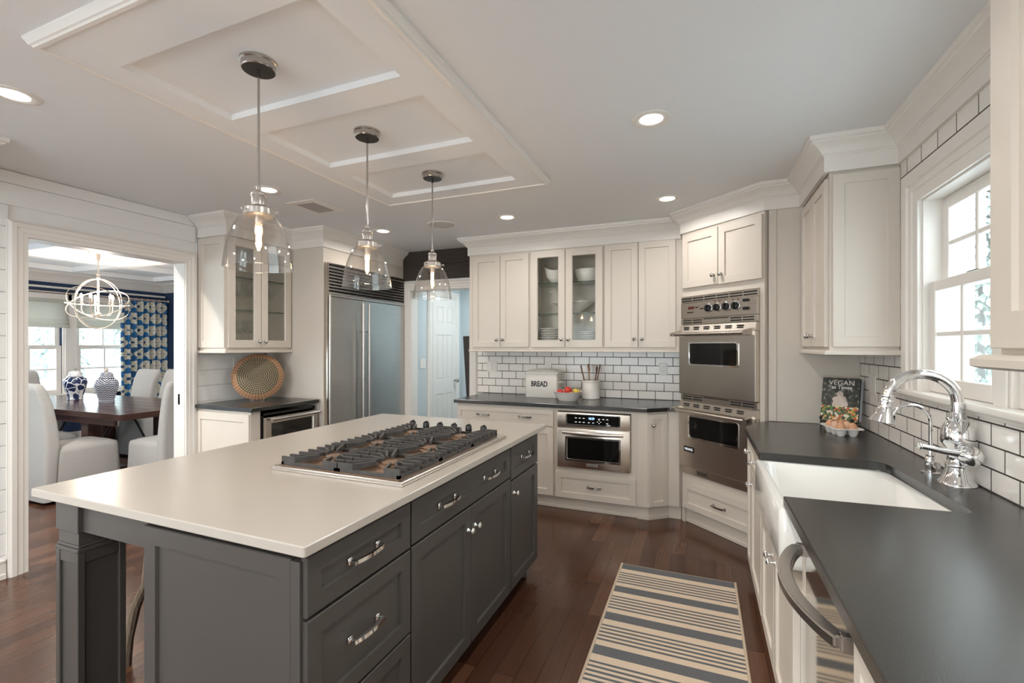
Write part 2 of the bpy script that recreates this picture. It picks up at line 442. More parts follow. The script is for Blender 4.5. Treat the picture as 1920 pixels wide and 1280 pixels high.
ROOTS = []
def obj(name, g, mat, parent=None, loc=None, rot=None, smooth=35, label=None, keep=False):
    bm = g.bm if isinstance(g, G) else g
    bmesh.ops.remove_doubles(bm, verts=bm.verts, dist=1e-6)
    bmesh.ops.recalc_face_normals(bm, faces=bm.faces)
    me = bpy.data.meshes.new(name); bm.to_mesh(me); bm.free()
    o = bpy.data.objects.new(name, me); C.objects.link(o)
    me.materials.append(MATS[mat])
    if smooth:
        for p in me.polygons: p.use_smooth = True
        me.set_sharp_from_angle(angle=R(smooth))
    if parent is not None: o.parent = parent
    elif loc is None and not keep:
        xs = [v.co.x for v in me.vertices]; ys = [v.co.y for v in me.vertices]; zs = [v.co.z for v in me.vertices]
        c = Vector(((min(xs) + max(xs)) / 2, (min(ys) + max(ys)) / 2, min(zs)))
        me.transform(Matrix.Translation(-c)); o.location = c
    if loc is not None: o.location = loc
    if rot is not None: o.rotation_euler = rot
    if label: o['label'] = label
    return o
def tag(o, label, cat, group=None, kind=None):
    o['label'] = label; o['category'] = cat
    if group: o['group'] = group
    if kind: o['kind'] = kind
    return o
def thing(name, label, cat, loc=(0, 0, 0), rz=0, group=None):
    o = bpy.data.objects.new(name, None); C.objects.link(o)
    o.empty_display_size = 0.05
    o.location = loc; o.rotation_euler = (0, 0, rz)
    return tag(o, label, cat, group)
def struct(name, g, mat, parent=None, smooth=0, keep=True, label=None, **k):
    o = obj(name, g, mat, parent, smooth=smooth, keep=keep, **k)
    if parent is None: o['kind'] = 'structure'
    if label: o['label'] = label
    return o
def dup(root, loc, rz=None, label=None):
    """copy of a thing with its parts and sub-parts"""
    r = root.copy(); C.objects.link(r); r.location = loc
    if rz is not None: r.rotation_euler = (0, 0, rz)
    if label: r['label'] = label
    for ch in list(root.children):
        c = ch.copy(); C.objects.link(c); c.parent = r
        for gch in list(ch.children):
            d = gch.copy(); C.objects.link(d); d.parent = c
    return r
ORD = ['first', 'second', 'third', 'fourth', 'fifth', 'sixth', 'seventh', 'eighth', 'ninth', 'tenth', 'eleventh', 'twelfth', 'thirteenth', 'fourteenth']

def shaker(x0, x1, z0, z1, y=0.0, t=0.02, rail=0.055, rec=0.0105):
    g = G(); b = 0.0025
    g.rects([(x0, x1, z0, z1, y - .0006), (x0, x1, z0, z1, y - t + b), (x0 + b, x1 - b, z0 + b, z1 - b, y - t),
             (x0 + rail, x1 - rail, z0 + rail, z1 - rail, y - t),
             (x0 + rail + .003, x1 - rail - .003, z0 + rail + .003, z1 - rail - .003, y - t + rec)])
    return g
def open_door(x0, x1, z0, z1, y=0.0, t=0.02, rail=0.055):
    g = G(); b = 0.0025
    g.rects([(x0, x1, z0, z1, y - .0006), (x0, x1, z0, z1, y - t + b), (x0 + b, x1 - b, z0 + b, z1 - b, y - t),
             (x0 + rail, x1 - rail, z0 + rail, z1 - rail, y - t),
             (x0 + rail + .005, x1 - rail - .005, z0 + rail + .005, z1 - rail - .005, y - t + .008),
             (x0 + rail + .005, x1 - rail - .005, z0 + rail + .005, z1 - rail - .005, y - .0006)], ring=True)
    return g
def pull(x, z, y, w=0.125, mat='chrome', parent=None, dz=0.0, name='handle', proj=0.032):
    """bowed bar pull on two square feet, local face frame"""
    g = G()
    for sx in (-1, 1):
        g.box(x + sx * w / 2 - .009, x + sx * w / 2 + .009, y - .006, y, z - .011, z + .011, .002)
        g.box(x + sx * w / 2 - .005, x + sx * w / 2 + .005, y - proj * .75, y - .004, z - .006, z + .006, .002)
    pts = []
    for k in range(13):
        t = k / 12; pts.append((x - w / 2 - .006 + (w + .012) * t, y - proj * .72 - proj * .30 * math.sin(PI * t), z))
    g.tube(pts, 0, sq=(0.0045, 0.006))
    return obj(name, g, mat, parent, smooth=50)
def knob(x, z, y, mat='chrome', parent=None, r=0.015):
    g = G(); mx = Matrix.Rotation(R(90), 3, 'X')
    g.lathe([(0.011, 0), (0.011, .003), (0.006, .006), (0.0055, .016), (r, .021), (r * 1.04, .026), (r * .8, .031), (0, .033)], 16, (x, y, z), mx, cap0=True)
    return obj('knob', g, mat, parent, smooth=60)
def text(body, size, mat, parent, loc, rot, name='lettering', ext=0.0004, sx=1.0, label=None, thick=0.0):
    cu = bpy.data.curves.new(name, 'FONT'); cu.body = body; cu.size = size; cu.extrude = ext
    cu.align_x = 'CENTER'; cu.align_y = 'CENTER'; cu.offset = thick
    t = bpy.data.objects.new(name, cu); C.objects.link(t)
    me = bpy.data.meshes.new_from_object(t.evaluated_get(bpy.context.evaluated_depsgraph_get()))
    bpy.data.objects.remove(t)
    if sx != 1.0: me.transform(Matrix.Diagonal((sx, 1, 1, 1)))
    o = bpy.data.objects.new(name, me); C.objects.link(o)
    me.materials.clear(); me.materials.append(MATS[mat])
    o.parent = parent; o.location = loc; o.rotation_euler = rot
    if label: o['label'] = label
    return o
FACE = (R(90), 0, 0)      # text lying in the local face plane (front = -y)

CEIL = 2.495
XL, XR, YB = -3.93, 0.937, 4.52

# ------------------------------------------------------------------ the room shell
g = G(); g.box(-9.2, 1.05, -2.9, 6.2, -0.08, 0.0); struct('floor', g, 'oak_floor')
g = G(); g.box(-9.2, 1.05, -2.9, 6.2, CEIL, CEIL + 0.08); struct('ceiling', g, 'ceiling_paint')

def wall_with_holes(axis, p0, p1, a0, a1, z0, z1, holes):
    """slab wall; axis 'x' = plane across x (thickness p0..p1 in x, runs a0..a1 in y)"""
    g = G()
    def bx(u0, u1, w0, w1):
        if u1 - u0 < 1e-4 or w1 - w0 < 1e-4: return
        if axis == 'x': g.box(p0, p1, u0, u1, w0, w1)
        else: g.box(u0, u1, p0, p1, w0, w1)
    cur = a0
    for (h0, h1, hz0, hz1) in sorted(holes):
        bx(cur, h0, z0, z1); bx(h0, h1, z0, hz0); bx(h0, h1, hz1, z1); cur = h1
    bx(cur, a1, z0, z1)
    return g
DW = (1.555, 2.52, 0.0, 2.10)        # doorway to the dining room, in the left wall
g = wall_with_holes('x', -4.05, XL - .012, -2.9, 4.64, 0, CEIL, [DW])
wl = struct('wall_left', g, 'wall_paint')
# horizontal shiplap boards on it (gaps between the boards are real)
g = G(); zb = 0.0
edges = [0.0] + [0.140 + 0.134 * k for k in range(0, 18)]
edges = [e for e in edges if e < CEIL - .01] + [CEIL]
for z0, z1 in zip(edges[:-1], edges[1:]):
    zt = min(z1 - .0028, CEIL - .001)
    g.box(XL - .012, XL, 1.15, 1.47 if z0 < 2.16 else 2.61, z0, zt, .0012)
    if z0 < 2.3: g.box(XL - .012, XL, 2.62, 3.27, z0, zt, .0012)
struct('shiplap_boards', g, 'wall_paint', wl)
DB = (-3.09, -2.33, 0.0, 2.05)
g = wall_with_holes('y', YB, YB + .12, -4.05, 1.05, 0, CEIL, [DB]); struct('wall_back', g, 'wall_paint')
WN = (1.43, 2.666, 1.21, 2.083)
g = wall_with_holes('x', XR, XR + .11, -2.9, 4.64, 0, CEIL, [WN]); struct('wall_right', g, 'wall_paint')
RW = (-3.3, -0.4, 0.45, 2.3)  # unseen rear window, added and sized to let in fill daylight
g = wall_with_holes('y', -2.9, -2.78, -4.05, 1.05, 0, CEIL, [RW]); struct('wall_rear', g, 'wall_paint')
g = G()
for k in range(4): g.box(-3.3 + .946 * k, -3.24 + .946 * k, -2.84, -2.79, .45, 2.3)
g.box(-3.3, -.4, -2.84, -2.79, .45, .51); g.box(-3.3, -.4, -2.84, -2.79, 2.24, 2.3)
struct('window_5', g, 'trim_paint')
# dining room and hall
g = wall_with_holes('x', -8.77, -8.65, 0.2, 5.32, 0, CEIL, [(1.55, 2.40, .72, 2.06), (2.52, 3.80, .72, 2.06), (3.97, 5.0, .72, 2.06)])
wd = struct('wall_dining_far', g, 'blue_grasscloth')
g = G(); g.box(-8.65, -4.05, 5.2, 5.32, 0, CEIL); struct('wall_dining_right', g, 'blue_grasscloth')
g = wall_with_holes('y', 0.2, 0.32, -8.65, -4.05, 0, CEIL, [(-8.2, -4.7, .7, 2.2)]); struct('wall_dining_left', g, 'blue_grasscloth')  # opening and its window added out of view to brighten the dining room
g = G()
for k in range(5): g.box(-8.2 + .86 * k, -8.14 + .86 * k, .23, .27, .7, 2.2)
g.box(-8.2, -4.7, .23, .27, 1.42, 1.47); struct('window_4', g, 'trim_paint')
g = G(); g.box(-3.24, -3.12, YB + .12, 5.78, 0, CEIL); struct('wall_hall_left', g, 'pale_blue_wall')
g = G(); g.box(-3.24, -1.2, 5.78, 5.9, 0, CEIL); struct('wall_hall_end', g, 'pale_blue_wall')
g = G(); g.box(-1.32, -1.2, YB + .12, 5.78, 0, CEIL); struct('wall_hall_right', g, 'pale_blue_wall')

# casings: stepped profile swept round an opening; loc frame: u along wall, n out of wall
def casing(name, pts, prof, place):
    """pts: open path in (u,z); prof: (offset outward from opening, protrusion)"""
    g = G(); loops = []
    n = len(pts)
    def nrm(a, b):
        d = Vector((b[0] - a[0], b[1] - a[1])).normalized(); return Vector((-d.y, d.x))
    for i, p in enumerate(pts):
        if i == 0: m = nrm(pts[0], pts[1])
        elif i == n - 1: m = nrm(pts[-2], pts[-1])
        else:
            a, b = nrm(pts[i - 1], p), nrm(p, pts[i + 1]); m = (a + b) / (1 + a.dot(b))
        loops.append([place(p[0] + m.x * o, p[1] + m.y * o, h) for o, h in prof])
    g.loft(loops); return struct(name, g, 'trim_paint', smooth=25)
CP = [(0, 0), (0, .018), (.022, .018), (.026, .022), (.050, .022), (.056, .028), (.078, .028), (.092, .014), (.095, .014), (.095, 0)]
casing('trim_1', [(DW[0], 0), (DW[0], DW[3]), (DW[1], DW[3]), (DW[1], 0)], CP, lambda u, z, h: (XL + h, u, z))
casing('trim_2', [(DB[0], 0), (DB[0], DB[3]), (DB[1], DB[3]), (DB[1], 0)], CP, lambda u, z, h: (u, YB - h, z))
WP = [(0, 0), (0, .016), (.05, .016), (.055, .021), (.085, .021), (.092, .030), (.145, .030), (.15, .0)]
casing('trim_3', [(WN[0], WN[2]), (WN[0], WN[3]), (WN[1], WN[3]), (WN[1], WN[2])], [(o, h) for o, h in WP], lambda u, z, h: (XR - h, u, z))
# jambs lining the two doorways
g = G()
g.box(-4.062, XL + .001, DW[0] - .012, DW[0] + .004, 0, DW[3] - .004); g.box(-4.062, XL + .001, DW[1] - .004, DW[1] + .012, 0, DW[3] - .004); g.box(-4.063, XL + .0015, DW[0] - .012, DW[1] + .012, DW[3] - .004, DW[3] + .012)
g.box(DB[0] - .012, DB[0] + .004, YB - .001, YB + .122, 0, DB[3] - .004); g.box(DB[1] - .004, DB[1] + .012, YB - .001, YB + .122, 0, DB[3] - .004); g.box(DB[0] - .012, DB[1] + .012, YB - .0015, YB + .123, DB[3] - .004, DB[3] + .012)
struct('trim_4', g, 'trim_paint')
# baseboard by the doorway
g = G()
for y0, y1 in ((1.15, 1.455),):
    g.box(XL, XL + .016, y0, y1, 0, .10, .001); g.box(XL, XL + .024, y0, y1, 0, .035, .004); g.box(XL, XL + .022, y0, y1, .10, .122, .006)
struct('baseboard_left', g, 'trim_paint')
g = G(); g.box(-8.65, -8.63, .32, 5.2, 0, .14); g.box(-8.65, -4.06, 5.18, 5.2, 0, .14); struct('baseboard_dining', g, 'trim_paint')
# chair rail and white wainscot of the dining room
g = G(); g.box(-8.65, -4.06, 5.185, 5.2, .14, .96); g.box(-8.65, -4.06, 5.165, 5.2, .96, 1.02, .006)
g.box(-8.65, -8.635, 5.0, 5.2, .14, .96); g.box(-8.65, -8.615, 5.0, 5.2, .96, 1.02, .006)
struct('trim_5', g, 'trim_paint')

# crown mouldings with their frieze, swept with mitres along the cabinet tops
def sweep(name, path, prof, side, mat='trim_paint', closed=False):
    g = G(); loops = []; n = len(path)
    def nrm(a, b):
        d = Vector((b[0] - a[0], b[1] - a[1])).normalized(); return Vector((d.y, -d.x)) * side
    for i, p in enumerate(path):
        if closed:
            a, b = nrm(path[i - 1], p), nrm(p, path[(i + 1) % n]); m = (a + b) / (1 + a.dot(b))
        elif i == 0: m = nrm(path[0], path[1])
        elif i == n - 1: m = nrm(path[-2], path[-1])
        else:
            a, b = nrm(path[i - 1], p), nrm(p, path[i + 1]); m = (a + b) / (1 + a.dot(b))
        loops.append([(p[0] + m.x * o, p[1] + m.y * o, z) for o, z in prof])
    g.loft(loops, ring=closed)
    return struct(name, g, mat, smooth=25)
CR = [(-.012, 2.325), (.012, 2.325), (.012, 2.402), (.018, 2.406), (.020, 2.412), (.026, 2.414), (.030, 2.424), (.050, 2.446), (.078, 2.462), (.080, 2.470), (.090, 2.474), (.092, CEIL), (-.012, CEIL)]
K = math.sqrt(.5)
OV0, OV1 = Vector((-.135, 4.015)), Vector((.40, 3.52))     # face line of the corner oven cabinet
sweep('trim_6', [(-3.92, 2.63), (-3.585, 2.63), (-3.585, 3.285), (-3.205, 3.285), (-3.205, 4.50)], CR, 1)
sweep('trim_7', [(-2.165, 4.515), (-2.165, 4.18), (-.14, 4.18), (-.14, 4.012), (.40, 3.522), (.612, 3.522), (.612, 2.872), (.925, 2.872), (.925, 1.372), (.602, 1.372), (.602, 0.3)], CR, 1)
CRD = [(-.01, 2.33), (.015, 2.33), (.02, 2.345), (.03, 2.35), (.045, 2.39), (.085, 2.44), (.10, 2.45), (.105, CEIL), (-.01, CEIL)]
sweep('trim_8', [(-8.66, .30), (-8.66, 5.21), (-4.05, 5.21)], CRD, 1)
sweep('trim_9', [(-3.92, 0.35), (-3.42, 0.35), (-3.42, 1.16), (-3.92, 1.16)], CR, 1)
g = G(); g.box(-8.645, -8.62, .32, 5.2, 2.245, 2.275, .004); struct('trim_10', g, 'trim_paint')

# coffered panel on the kitchen ceiling
def coffer(name, x0, x1, y0, y1, cells, zlow, mat='coffer_paint'):
    """one slab with rectangular recesses open downwards: strips between the cells"""
    g = G()
    xs = sorted({x0, x1, *[c[0] for c in cells], *[c[1] for c in cells]})
    ys = sorted({y0, y1, *[c[2] for c in cells], *[c[3] for c in cells]})
    for i in range(len(xs) - 1):
        for j in range(len(ys) - 1):
            mx, my = (xs[i] + xs[i + 1]) / 2, (ys[j] + ys[j + 1]) / 2
            if any(c[0] < mx < c[1] and c[2] < my < c[3] for c in cells): continue
            g.box(xs[i], xs[i + 1], ys[j], ys[j + 1], zlow, CEIL)
    o = struct(name, g, mat); return o
KX0, KX1 = -2.022, -1.080
coffer('trim_11', -2.155, -0.93, .88, 2.86, [(KX0, KX1, 1.06, 1.508), (KX0, KX1, 1.658, 2.129), (KX0, KX1, 2.282, 2.727)], 2.467)
sweep('trim_12', [(-2.155, .88), (-0.93, .88), (-0.93, 2.86), (-2.155, 2.86)], [(-.004, 2.460), (.008, 2.460), (.012, 2.466), (.018, 2.468), (.024, 2.480), (.03, 2.486), (.03, CEIL), (-.004, CEIL)], 1, closed=True)
dx = [-8.0, -7.02, -6.92, -5.96, -5.86, -4.85]; dy = [1.5, 2.62, 2.72, 3.62, 3.72, 4.65]
coffer('trim_13', -8.15, -4.65, 1.35, 4.8, [(dx[i], dx[i + 1], dy[j], dy[j + 1]) for i in (0, 2, 4) for j in (0, 2, 4)], 2.43)

# backsplashes
g = G(); g.box(-2.236, .20, YB - .009, YB - .0005, .914, 1.40); struct('backsplash_back', g, 'subway_tile_back')
g = G()
g.box(XR - .009, XR - .0005, -1.0, 3.515, .914, 1.165)
g.box(XR - .009, XR - .0005, 2.822, 3.515, 1.165, 1.40); g.box(XR - .009, XR - .0005, 2.822, 2.885, 1.40, 2.325)
g.box(XR - .009, XR - .0005, 1.25, 2.822, 2.235, 2.325); g.box(XR - .009, XR - .0005, 1.20, 1.275, 1.165, 2.235)
struct('backsplash_right', g, 'subway_tile_side')

# rough timber over the hall doorway
g = G()
for z0, z1 in ((2.165, 2.333), (2.336, CEIL - .002)): g.box(-3.19, -2.20, YB - .022, YB - .001, z0, z1, .003)
struct('barn_wood_header', g, 'barn_wood')
tag(bpy.data.objects['barn_wood_header'], 'weathered dark brown barn wood boards above the hall doorway', 'beam')

# ------------------------------------------------------------------ kitchen window: two double-hung sashes side by side
def sash(g, gm, x, y0, y1, z0, z1, st=.05, rb=.06, rt=.045, th=.035, cols=2, rows=2):
    g.box(x, x + th, y0, y0 + st, z0, z1, .003); g.box(x, x + th, y1 - st, y1, z0, z1, .003)
    g.box(x, x + th, y0 + st, y1 - st, z0, z0 + rb, .003); g.box(x, x + th, y0 + st, y1 - st, z1 - rt, z1, .003)
    a0, a1, b0, b1 = y0 + st, y1 - st, z0 + rb, z1 - rt
    for k in range(1, cols):
        y = a0 + (a1 - a0) * k / cols; gm.box(x + .004, x + th - .006, y - .010, y + .010, b0, b1, .003)
    for k in range(1, rows):
        z = b0 + (b1 - b0) * k / rows; gm.box(x + .006, x + th - .008, a0, a1, z - .010, z + .010, .003)
    return a0, a1, b0, b1
for n, (y0, y1) in enumerate(((2.125, 2.655), (1.44, 2.02))):
    g, gm, gg = G(), G(), G()
    g.box(XR + .002, 1.05, y1 - .0, y1 + .011, WN[2], WN[3]) if n == 0 else g.box(XR + .002, 1.05, y0 - .01, y0, WN[2], WN[3])
    for (x, z0, z1, rb, rt) in ((.962, 1.212, 1.705, .066, .045), (1.008, 1.665, 2.075, .05, .052)):
        a = sash(g, gm, x, y0, y1, z0, z1, rb=rb, rt=rt)
        gg.box(x + .016, x + .019, *a)
    w = struct('window_%d' % (n + 1), g, 'trim_paint')
    struct('muntins', gm, 'trim_paint', w); struct('pane', gg, 'pane_glass', w)
    if n == 0:
        k = G(); k.box(.985, 1.0, 2.33, 2.40, 1.705, 1.716, .003); struct('sash_lock', k, 'black_metal', w)
g = G(); g.box(.945, 1.05, 2.02, 2.125, 1.21, 2.083, .003); g.box(.937, .945, 2.035, 2.11, 1.21, 2.083, .002)
g.box(XR, 1.05, 1.43, 2.666, 2.075, 2.0835)
struct('trim_14', g, 'trim_paint')
g = G(); g.box(XR - .05, .965, 1.24, 2.90, 1.185, 1.212, .008, 2); g.box(XR - .018, XR - .001, 1.28, 2.83, 1.165, 1.185, .002); struct('trim_15', g, 'trim_paint')
# dining windows
for n, (y0, y1) in enumerate(((1.55, 2.40), (2.52, 3.80), (3.97, 5.0))):
    g, gm, gg = G(), G(), G()
    c = 3 if n != 1 else 4
    for (x, z0, z1) in ((-8.69, .72, 1.42), (-8.735, 1.37, 2.06)):
        a = sash(g, gm, x, y0, y1, z0, z1, st=.06, cols=c, rows=2)
        gg.box(x + .016, x + .019, *a)
    g.box(-8.645, -8.62, y0 - .11, y0, .62, 2.17, .004); g.box(-8.645, -8.62, y1, y1 + .11, .62, 2.17, .004)
    g.box(-8.645, -8.62, y0, y1, 2.06, 2.17, .004); g.box(-8.645, -8.57, y0 - .12, y1 + .12, .69, .72, .004)
    w = struct('window_%d' % (n + 6), g, 'trim_paint'); struct('muntins', gm, 'trim_paint', w); struct('pane', gg, 'pane_glass', w)
g = G()
for a, b in ((2.40, 2.52), (3.80, 3.97)): g.box(-8.62, -8.60, a + .02, b - .02, .72, 2.06, .004)
struct('trim_16', g, 'trim_paint')

# hall door: six panels, in the hall's left wall
HX = -3.12
g = G()
dy0, dy1 = 4.99, 5.58
g.box(HX, HX + .02, dy0, dy1, .01, 2.045)
cols = ((dy0 + .09, (dy0 + dy1) / 2 - .04), ((dy0 + dy1) / 2 + .04, dy1 - .09)); rows = ((.22, .80), (.98, 1.56), (1.70, 1.92))
def pf(y0, y1, z0, z1):
    g.box(HX + .02, HX + .026, y0, y1, z0, z1)
yc = [dy0, cols[0][0], cols[0][1], cols[1][0], cols[1][1], dy1]; zc = [.01, .22, .80, .98, 1.56, 1.70, 1.92, 2.045]
for i in (0, 2, 4): pf(yc[i], yc[i + 1], .01, 2.045)
for j in (0, 2, 4, 6):
    for i in (1, 3): pf(yc[i], yc[i + 1], zc[j], zc[j + 1])
for (a, b) in cols:
    for (c, d) in rows: g.box(HX + .02, HX + .0245, a + .025, b - .025, c + .025, d - .025, .003)
d1 = struct('door_1', g, 'trim_paint')
g = G(); g.cyl((HX + .026, dy1 - .05, .95), (HX + .06, dy1 - .05, .95), .012); g.sphere((HX + .075, dy1 - .05, .95), .026); struct('door_knob', g, 'nickel', d1, smooth=50)
casing('trim_17', [(dy0, 0), (dy0, 2.05), (dy1, 2.05), (dy1, 0)], CP, lambda u, z, h: (HX + h * 1.2, u, z))

# ------------------------------------------------------------------ outdoors: snow and bare trees
g = G(); g.box(-90, -8.80, -40, 70, -.35, -.30); struct('snowy_ground', g, 'snow')
g = G(); g.box(1.08, 60, -40, 70, -.35, -.30); struct('snowy_yard', g, 'snow')
g = G(); g.box(-8.80, 1.08, -40, -2.95, -.35, -.30); struct('snowy_garden', g, 'snow')
def bare_tree(x, y, h, r, label, seed):
    rnd = random.Random(seed)
    t = thing('bare_tree', label, 'tree', (x, y, -.3), 0, 'trees seen through the windows')
    g = G(); pts = [(0, 0, 0)]
    for k in range(1, 7): pts.append((pts[-1][0] + rnd.uniform(-.08, .08), pts[-1][1] + rnd.uniform(-.08, .08), h * k / 6))
    g.tube(pts, [r * (1 - .13 * k) for k in range(7)], 9); obj('trunk', g, 'bark', t)
    g = G()
    for k in range(26):
        z = h * rnd.uniform(.22, .95); a = rnd.uniform(0, 2 * PI); L = rnd.uniform(.6, 1.7) * h * .22
        i = min(5, int(z / h * 6)); b = Vector(pts[i]); b.z = z
        p = [b]
        d = Vector((math.cos(a), math.sin(a), rnd.uniform(.2, .8))).normalized()
        for q in range(3):
            d = (d + Vector((rnd.uniform(-.3, .3), rnd.uniform(-.3, .3), rnd.uniform(-.05, .3)))).normalized(); p.append(p[-1] + d * L / 3)
        g.tube(p, [r * .28, r * .2, r * .12, r * .05], 5)
        for q in range(2):
            e = p[1 + q] + Vector((rnd.uniform(-.5, .5), rnd.uniform(-.5, .5), rnd.uniform(.1, .6))) * L * .6
            g.tube([p[1 + q], e], [r * .1, r * .03], 4)
    obj('branches', g, 'bark', t)
def conifer(x, y, h, w, label, seed):
    rnd = random.Random(seed)
    t = thing('conifer', label, 'tree', (x, y, -.3), 0, 'trees seen through the windows')
    g = G(); g.cyl((0, 0, 0), (0, 0, h * .9), .10, 8, .02); obj('trunk', g, 'bark', t)
    g = G()
    for k in range(1500):
        f = rnd.uniform(.05, 1) ** .8; z = h * f; a = rnd.uniform(0, 2 * PI); Rm = w * (1.05 - f); r0 = Rm * rnd.uniform(.25, .85); L = rnd.uniform(.18, .42)
        c0, s0 = math.cos(a), math.sin(a); p0 = Vector((c0 * r0, s0 * r0, z - r0 * .3)); e = p0 + Vector((c0 * L + rnd.uniform(-.12, .12), s0 * L + rnd.uniform(-.12, .12), -L * rnd.uniform(.1, .9))); n = Vector((-s0, c0, 0)) * L * .22
        m = (p0 + e) / 2; up = Vector((0, 0, .05))
        g.loft([[q - up for q in (p0, m + n, e, m - n)], [q + up * .6 for q in (p0, m + n, e, m - n)]])
    obj('foliage', g, 'needles', t)
bare_tree(7.2, 12.5, 7.5, .11, 'bare tree with fine branches outside the kitchen window, upper panes', 1)
bare_tree(13.5, 19.0, 8.0, .16, 'taller bare tree farther back outside the kitchen window', 2)
conifer(7.3, 17.0, 7.0, 1.5, 'grey-green evergreen behind the bare trees outside the kitchen window', 3)
conifer(5.9, 20.5, 7.4, 1.3, 'evergreen at the left outside the kitchen window, by the pale post', 24)
conifer(9.6, 21.5, 5.5, 1.6, 'evergreen at the right outside the kitchen window', 4)
conifer(11.3, 27.5, 8.5, 2.0, 'tall evergreen farthest back outside the kitchen window', 14)
t = thing('porch_post', 'pale square post just outside the kitchen window', 'post', (1.72, 4.42, -.3))
g = G(); g.box(-.10, .10, -.10, .10, .16, 3.2); obj('shaft', g, 'post_paint', t)
g = G(); g.box(-.13, .13, -.13, .13, 0, .16, .01); obj('base', g, 'post_paint', t)
conifer(-27.0, 11.8, 5.2, 1.5, 'snowy evergreen seen through the left dining room window', 5)
bare_tree(-16.0, 8.0, 6.5, .20, 'thick tree trunk seen through the right dining room window', 6)
bare_tree(-15.0, 6.4, 6.5, .15, 'tree trunk at the edge of the left dining room window', 8)
conifer(-33.0, 17.5, 5.8, 1.9, 'far evergreen seen above the right dining window rail', 9)

# ------------------------------------------------------------------ cabinets
def rrect(x0, x1, y0, y1, r, z, n=5):
    out = []
    for cx, cy, a0 in ((x1 - r, y1 - r, 0), (x0 + r, y1 - r, 90), (x0 + r, y0 + r, 180), (x1 - r, y0 + r, 270)):
        for k in range(n + 1):
            a = R(a0 + 90 * k / n); out.append((cx + r * math.cos(a), cy + r * math.sin(a), z))
    return out
def door(t, x0, x1, z0, z1, kx=None, kz=None, mat='white_paint', name='door', rail=.055, kmat='nickel'):
    o = obj(name, shaker(x0, x1, z0, z1, rail=rail), mat, t)
    if kx is not None: knob(kx, kz, -.02, kmat, o)
    return o
def drawer(t, x0, x1, z0, z1, hx=(), mat='white_paint', hmat='nickel', w=.10, rail=.045, hz=None):
    o = obj('drawer', shaker(x0, x1, z0, z1, rail=rail), mat, t)
    for x in hx: pull(x, hz or (z0 + z1) / 2, -.011, w, hmat, o)
    return o
def toe(t, x0, x1, y, mat='white_paint', h=.105):
    g = G(); g.box(x0, x1, y, y + .02, 0, h); g.box(x0, x1, y - .008, y, 0, .028, .003)
    return obj('toe_board', g, mat, t)
def hollow(w, d, z0, z1, ends=.018, face=.03):
    g = G()
    g.box(0, ends, .0205, d - .0125, z0, z1); g.box(w - ends, w, .0205, d - .0125, z0, z1)
    g.box(ends + .0005, w - ends - .0005, .0205, d - .0125, z1 - .02, z1); g.box(ends + .0005, w - ends - .0005, .0205, d - .0125, z0, z0 + .02)
    g.box(0, w, d - .012, d, z0, z1)
    g.box(0, face, .0, .02, z0, z1); g.box(w - face, w, .0, .02, z0, z1); g.box(face + .0005, w - face - .0005, .0, .02, z1 - .05, z1); g.box(face + .0005, w - face - .0005, .0, .02, z0, z0 + .03)
    return g
def glass_door(t, x0, x1, z0, z1, kx, kz, rail=.055):
    o = obj('door', open_door(x0, x1, z0, z1, rail=rail), 'white_paint', t)
    g = G(); g.box(x0 + rail, x1 - rail, -.009, -.006, z0 + rail, z1 - rail); obj('glass_pane', g, 'pane_glass', o)
    knob(kx, kz, -.02, 'nickel', o); return o
def glass_shelf(t, x0, x1, y0, y1, z):
    g = G(); g.box(x0, x1, y0 + .002, y1, z - .004, z + .004); o = obj('shelf', g, 'shelf_glass', t)
    g = G(); g.box(x0, x1, y0, y0 + .002, z - .004, z + .004); obj('shelf_edge', g, 'shelf_edge', o)

# --- upper cabinets on the back wall (door faces at y = 4.16)
UZ0, UZ1 = 1.378, 2.335
def upper_back(x0, x1, label, glassy=False):
    t = thing('wall_cabinet', label, 'cabinet', (x0, 4.18, UZ0), 0, 'cabinets above the back counter')
    w = x1 - x0; t.location.z = 0
    if glassy:
        obj('body', hollow(w, .335, UZ0, UZ1), 'white_paint', t)
    else:
        g = G(); g.box(0, w, 0, .335, UZ0, UZ1); obj('body', g, 'white_paint', t)
    g = G(); g.box(0, w, -.026, .335, UZ0 - .018, UZ0, .004); obj('bottom_rail', g, 'white_paint', t)
    return t
t = upper_back(-2.16, -1.5085, 'closed two-door white wall cabinet at the left end, beside the hall doorway')
door(t, .045, .340, 1.404, 2.303, .310, 1.476); door(t, .345, .641, 1.404, 2.303, .376, 1.476)
t = upper_back(-1.508, -.8055, 'white wall cabinet with two glass doors showing stacked dishes', True)
glass_door(t, .012, .346, 1.404, 2.313, .316, 1.476, .062); glass_door(t, .351, .694, 1.404, 2.313, .381, 1.476, .062)
for z in (1.721, 2.011): glass_shelf(t, .02, .68, .03, .32, z)
t = upper_back(-.805, -.142, 'closed two-door white wall cabinet beside the double oven')
door(t, .010, .300, 1.404, 2.322, .270, 1.476); door(t, .305, .612, 1.404, 2.322, .336, 1.476)
# side post between cabinet and counter at the tiles' left end
g = G(); g.box(-2.236 - .085, -2.2365, YB - .014, YB - .0005, .916, 1.36); struct('trim_18', g, 'trim_paint')

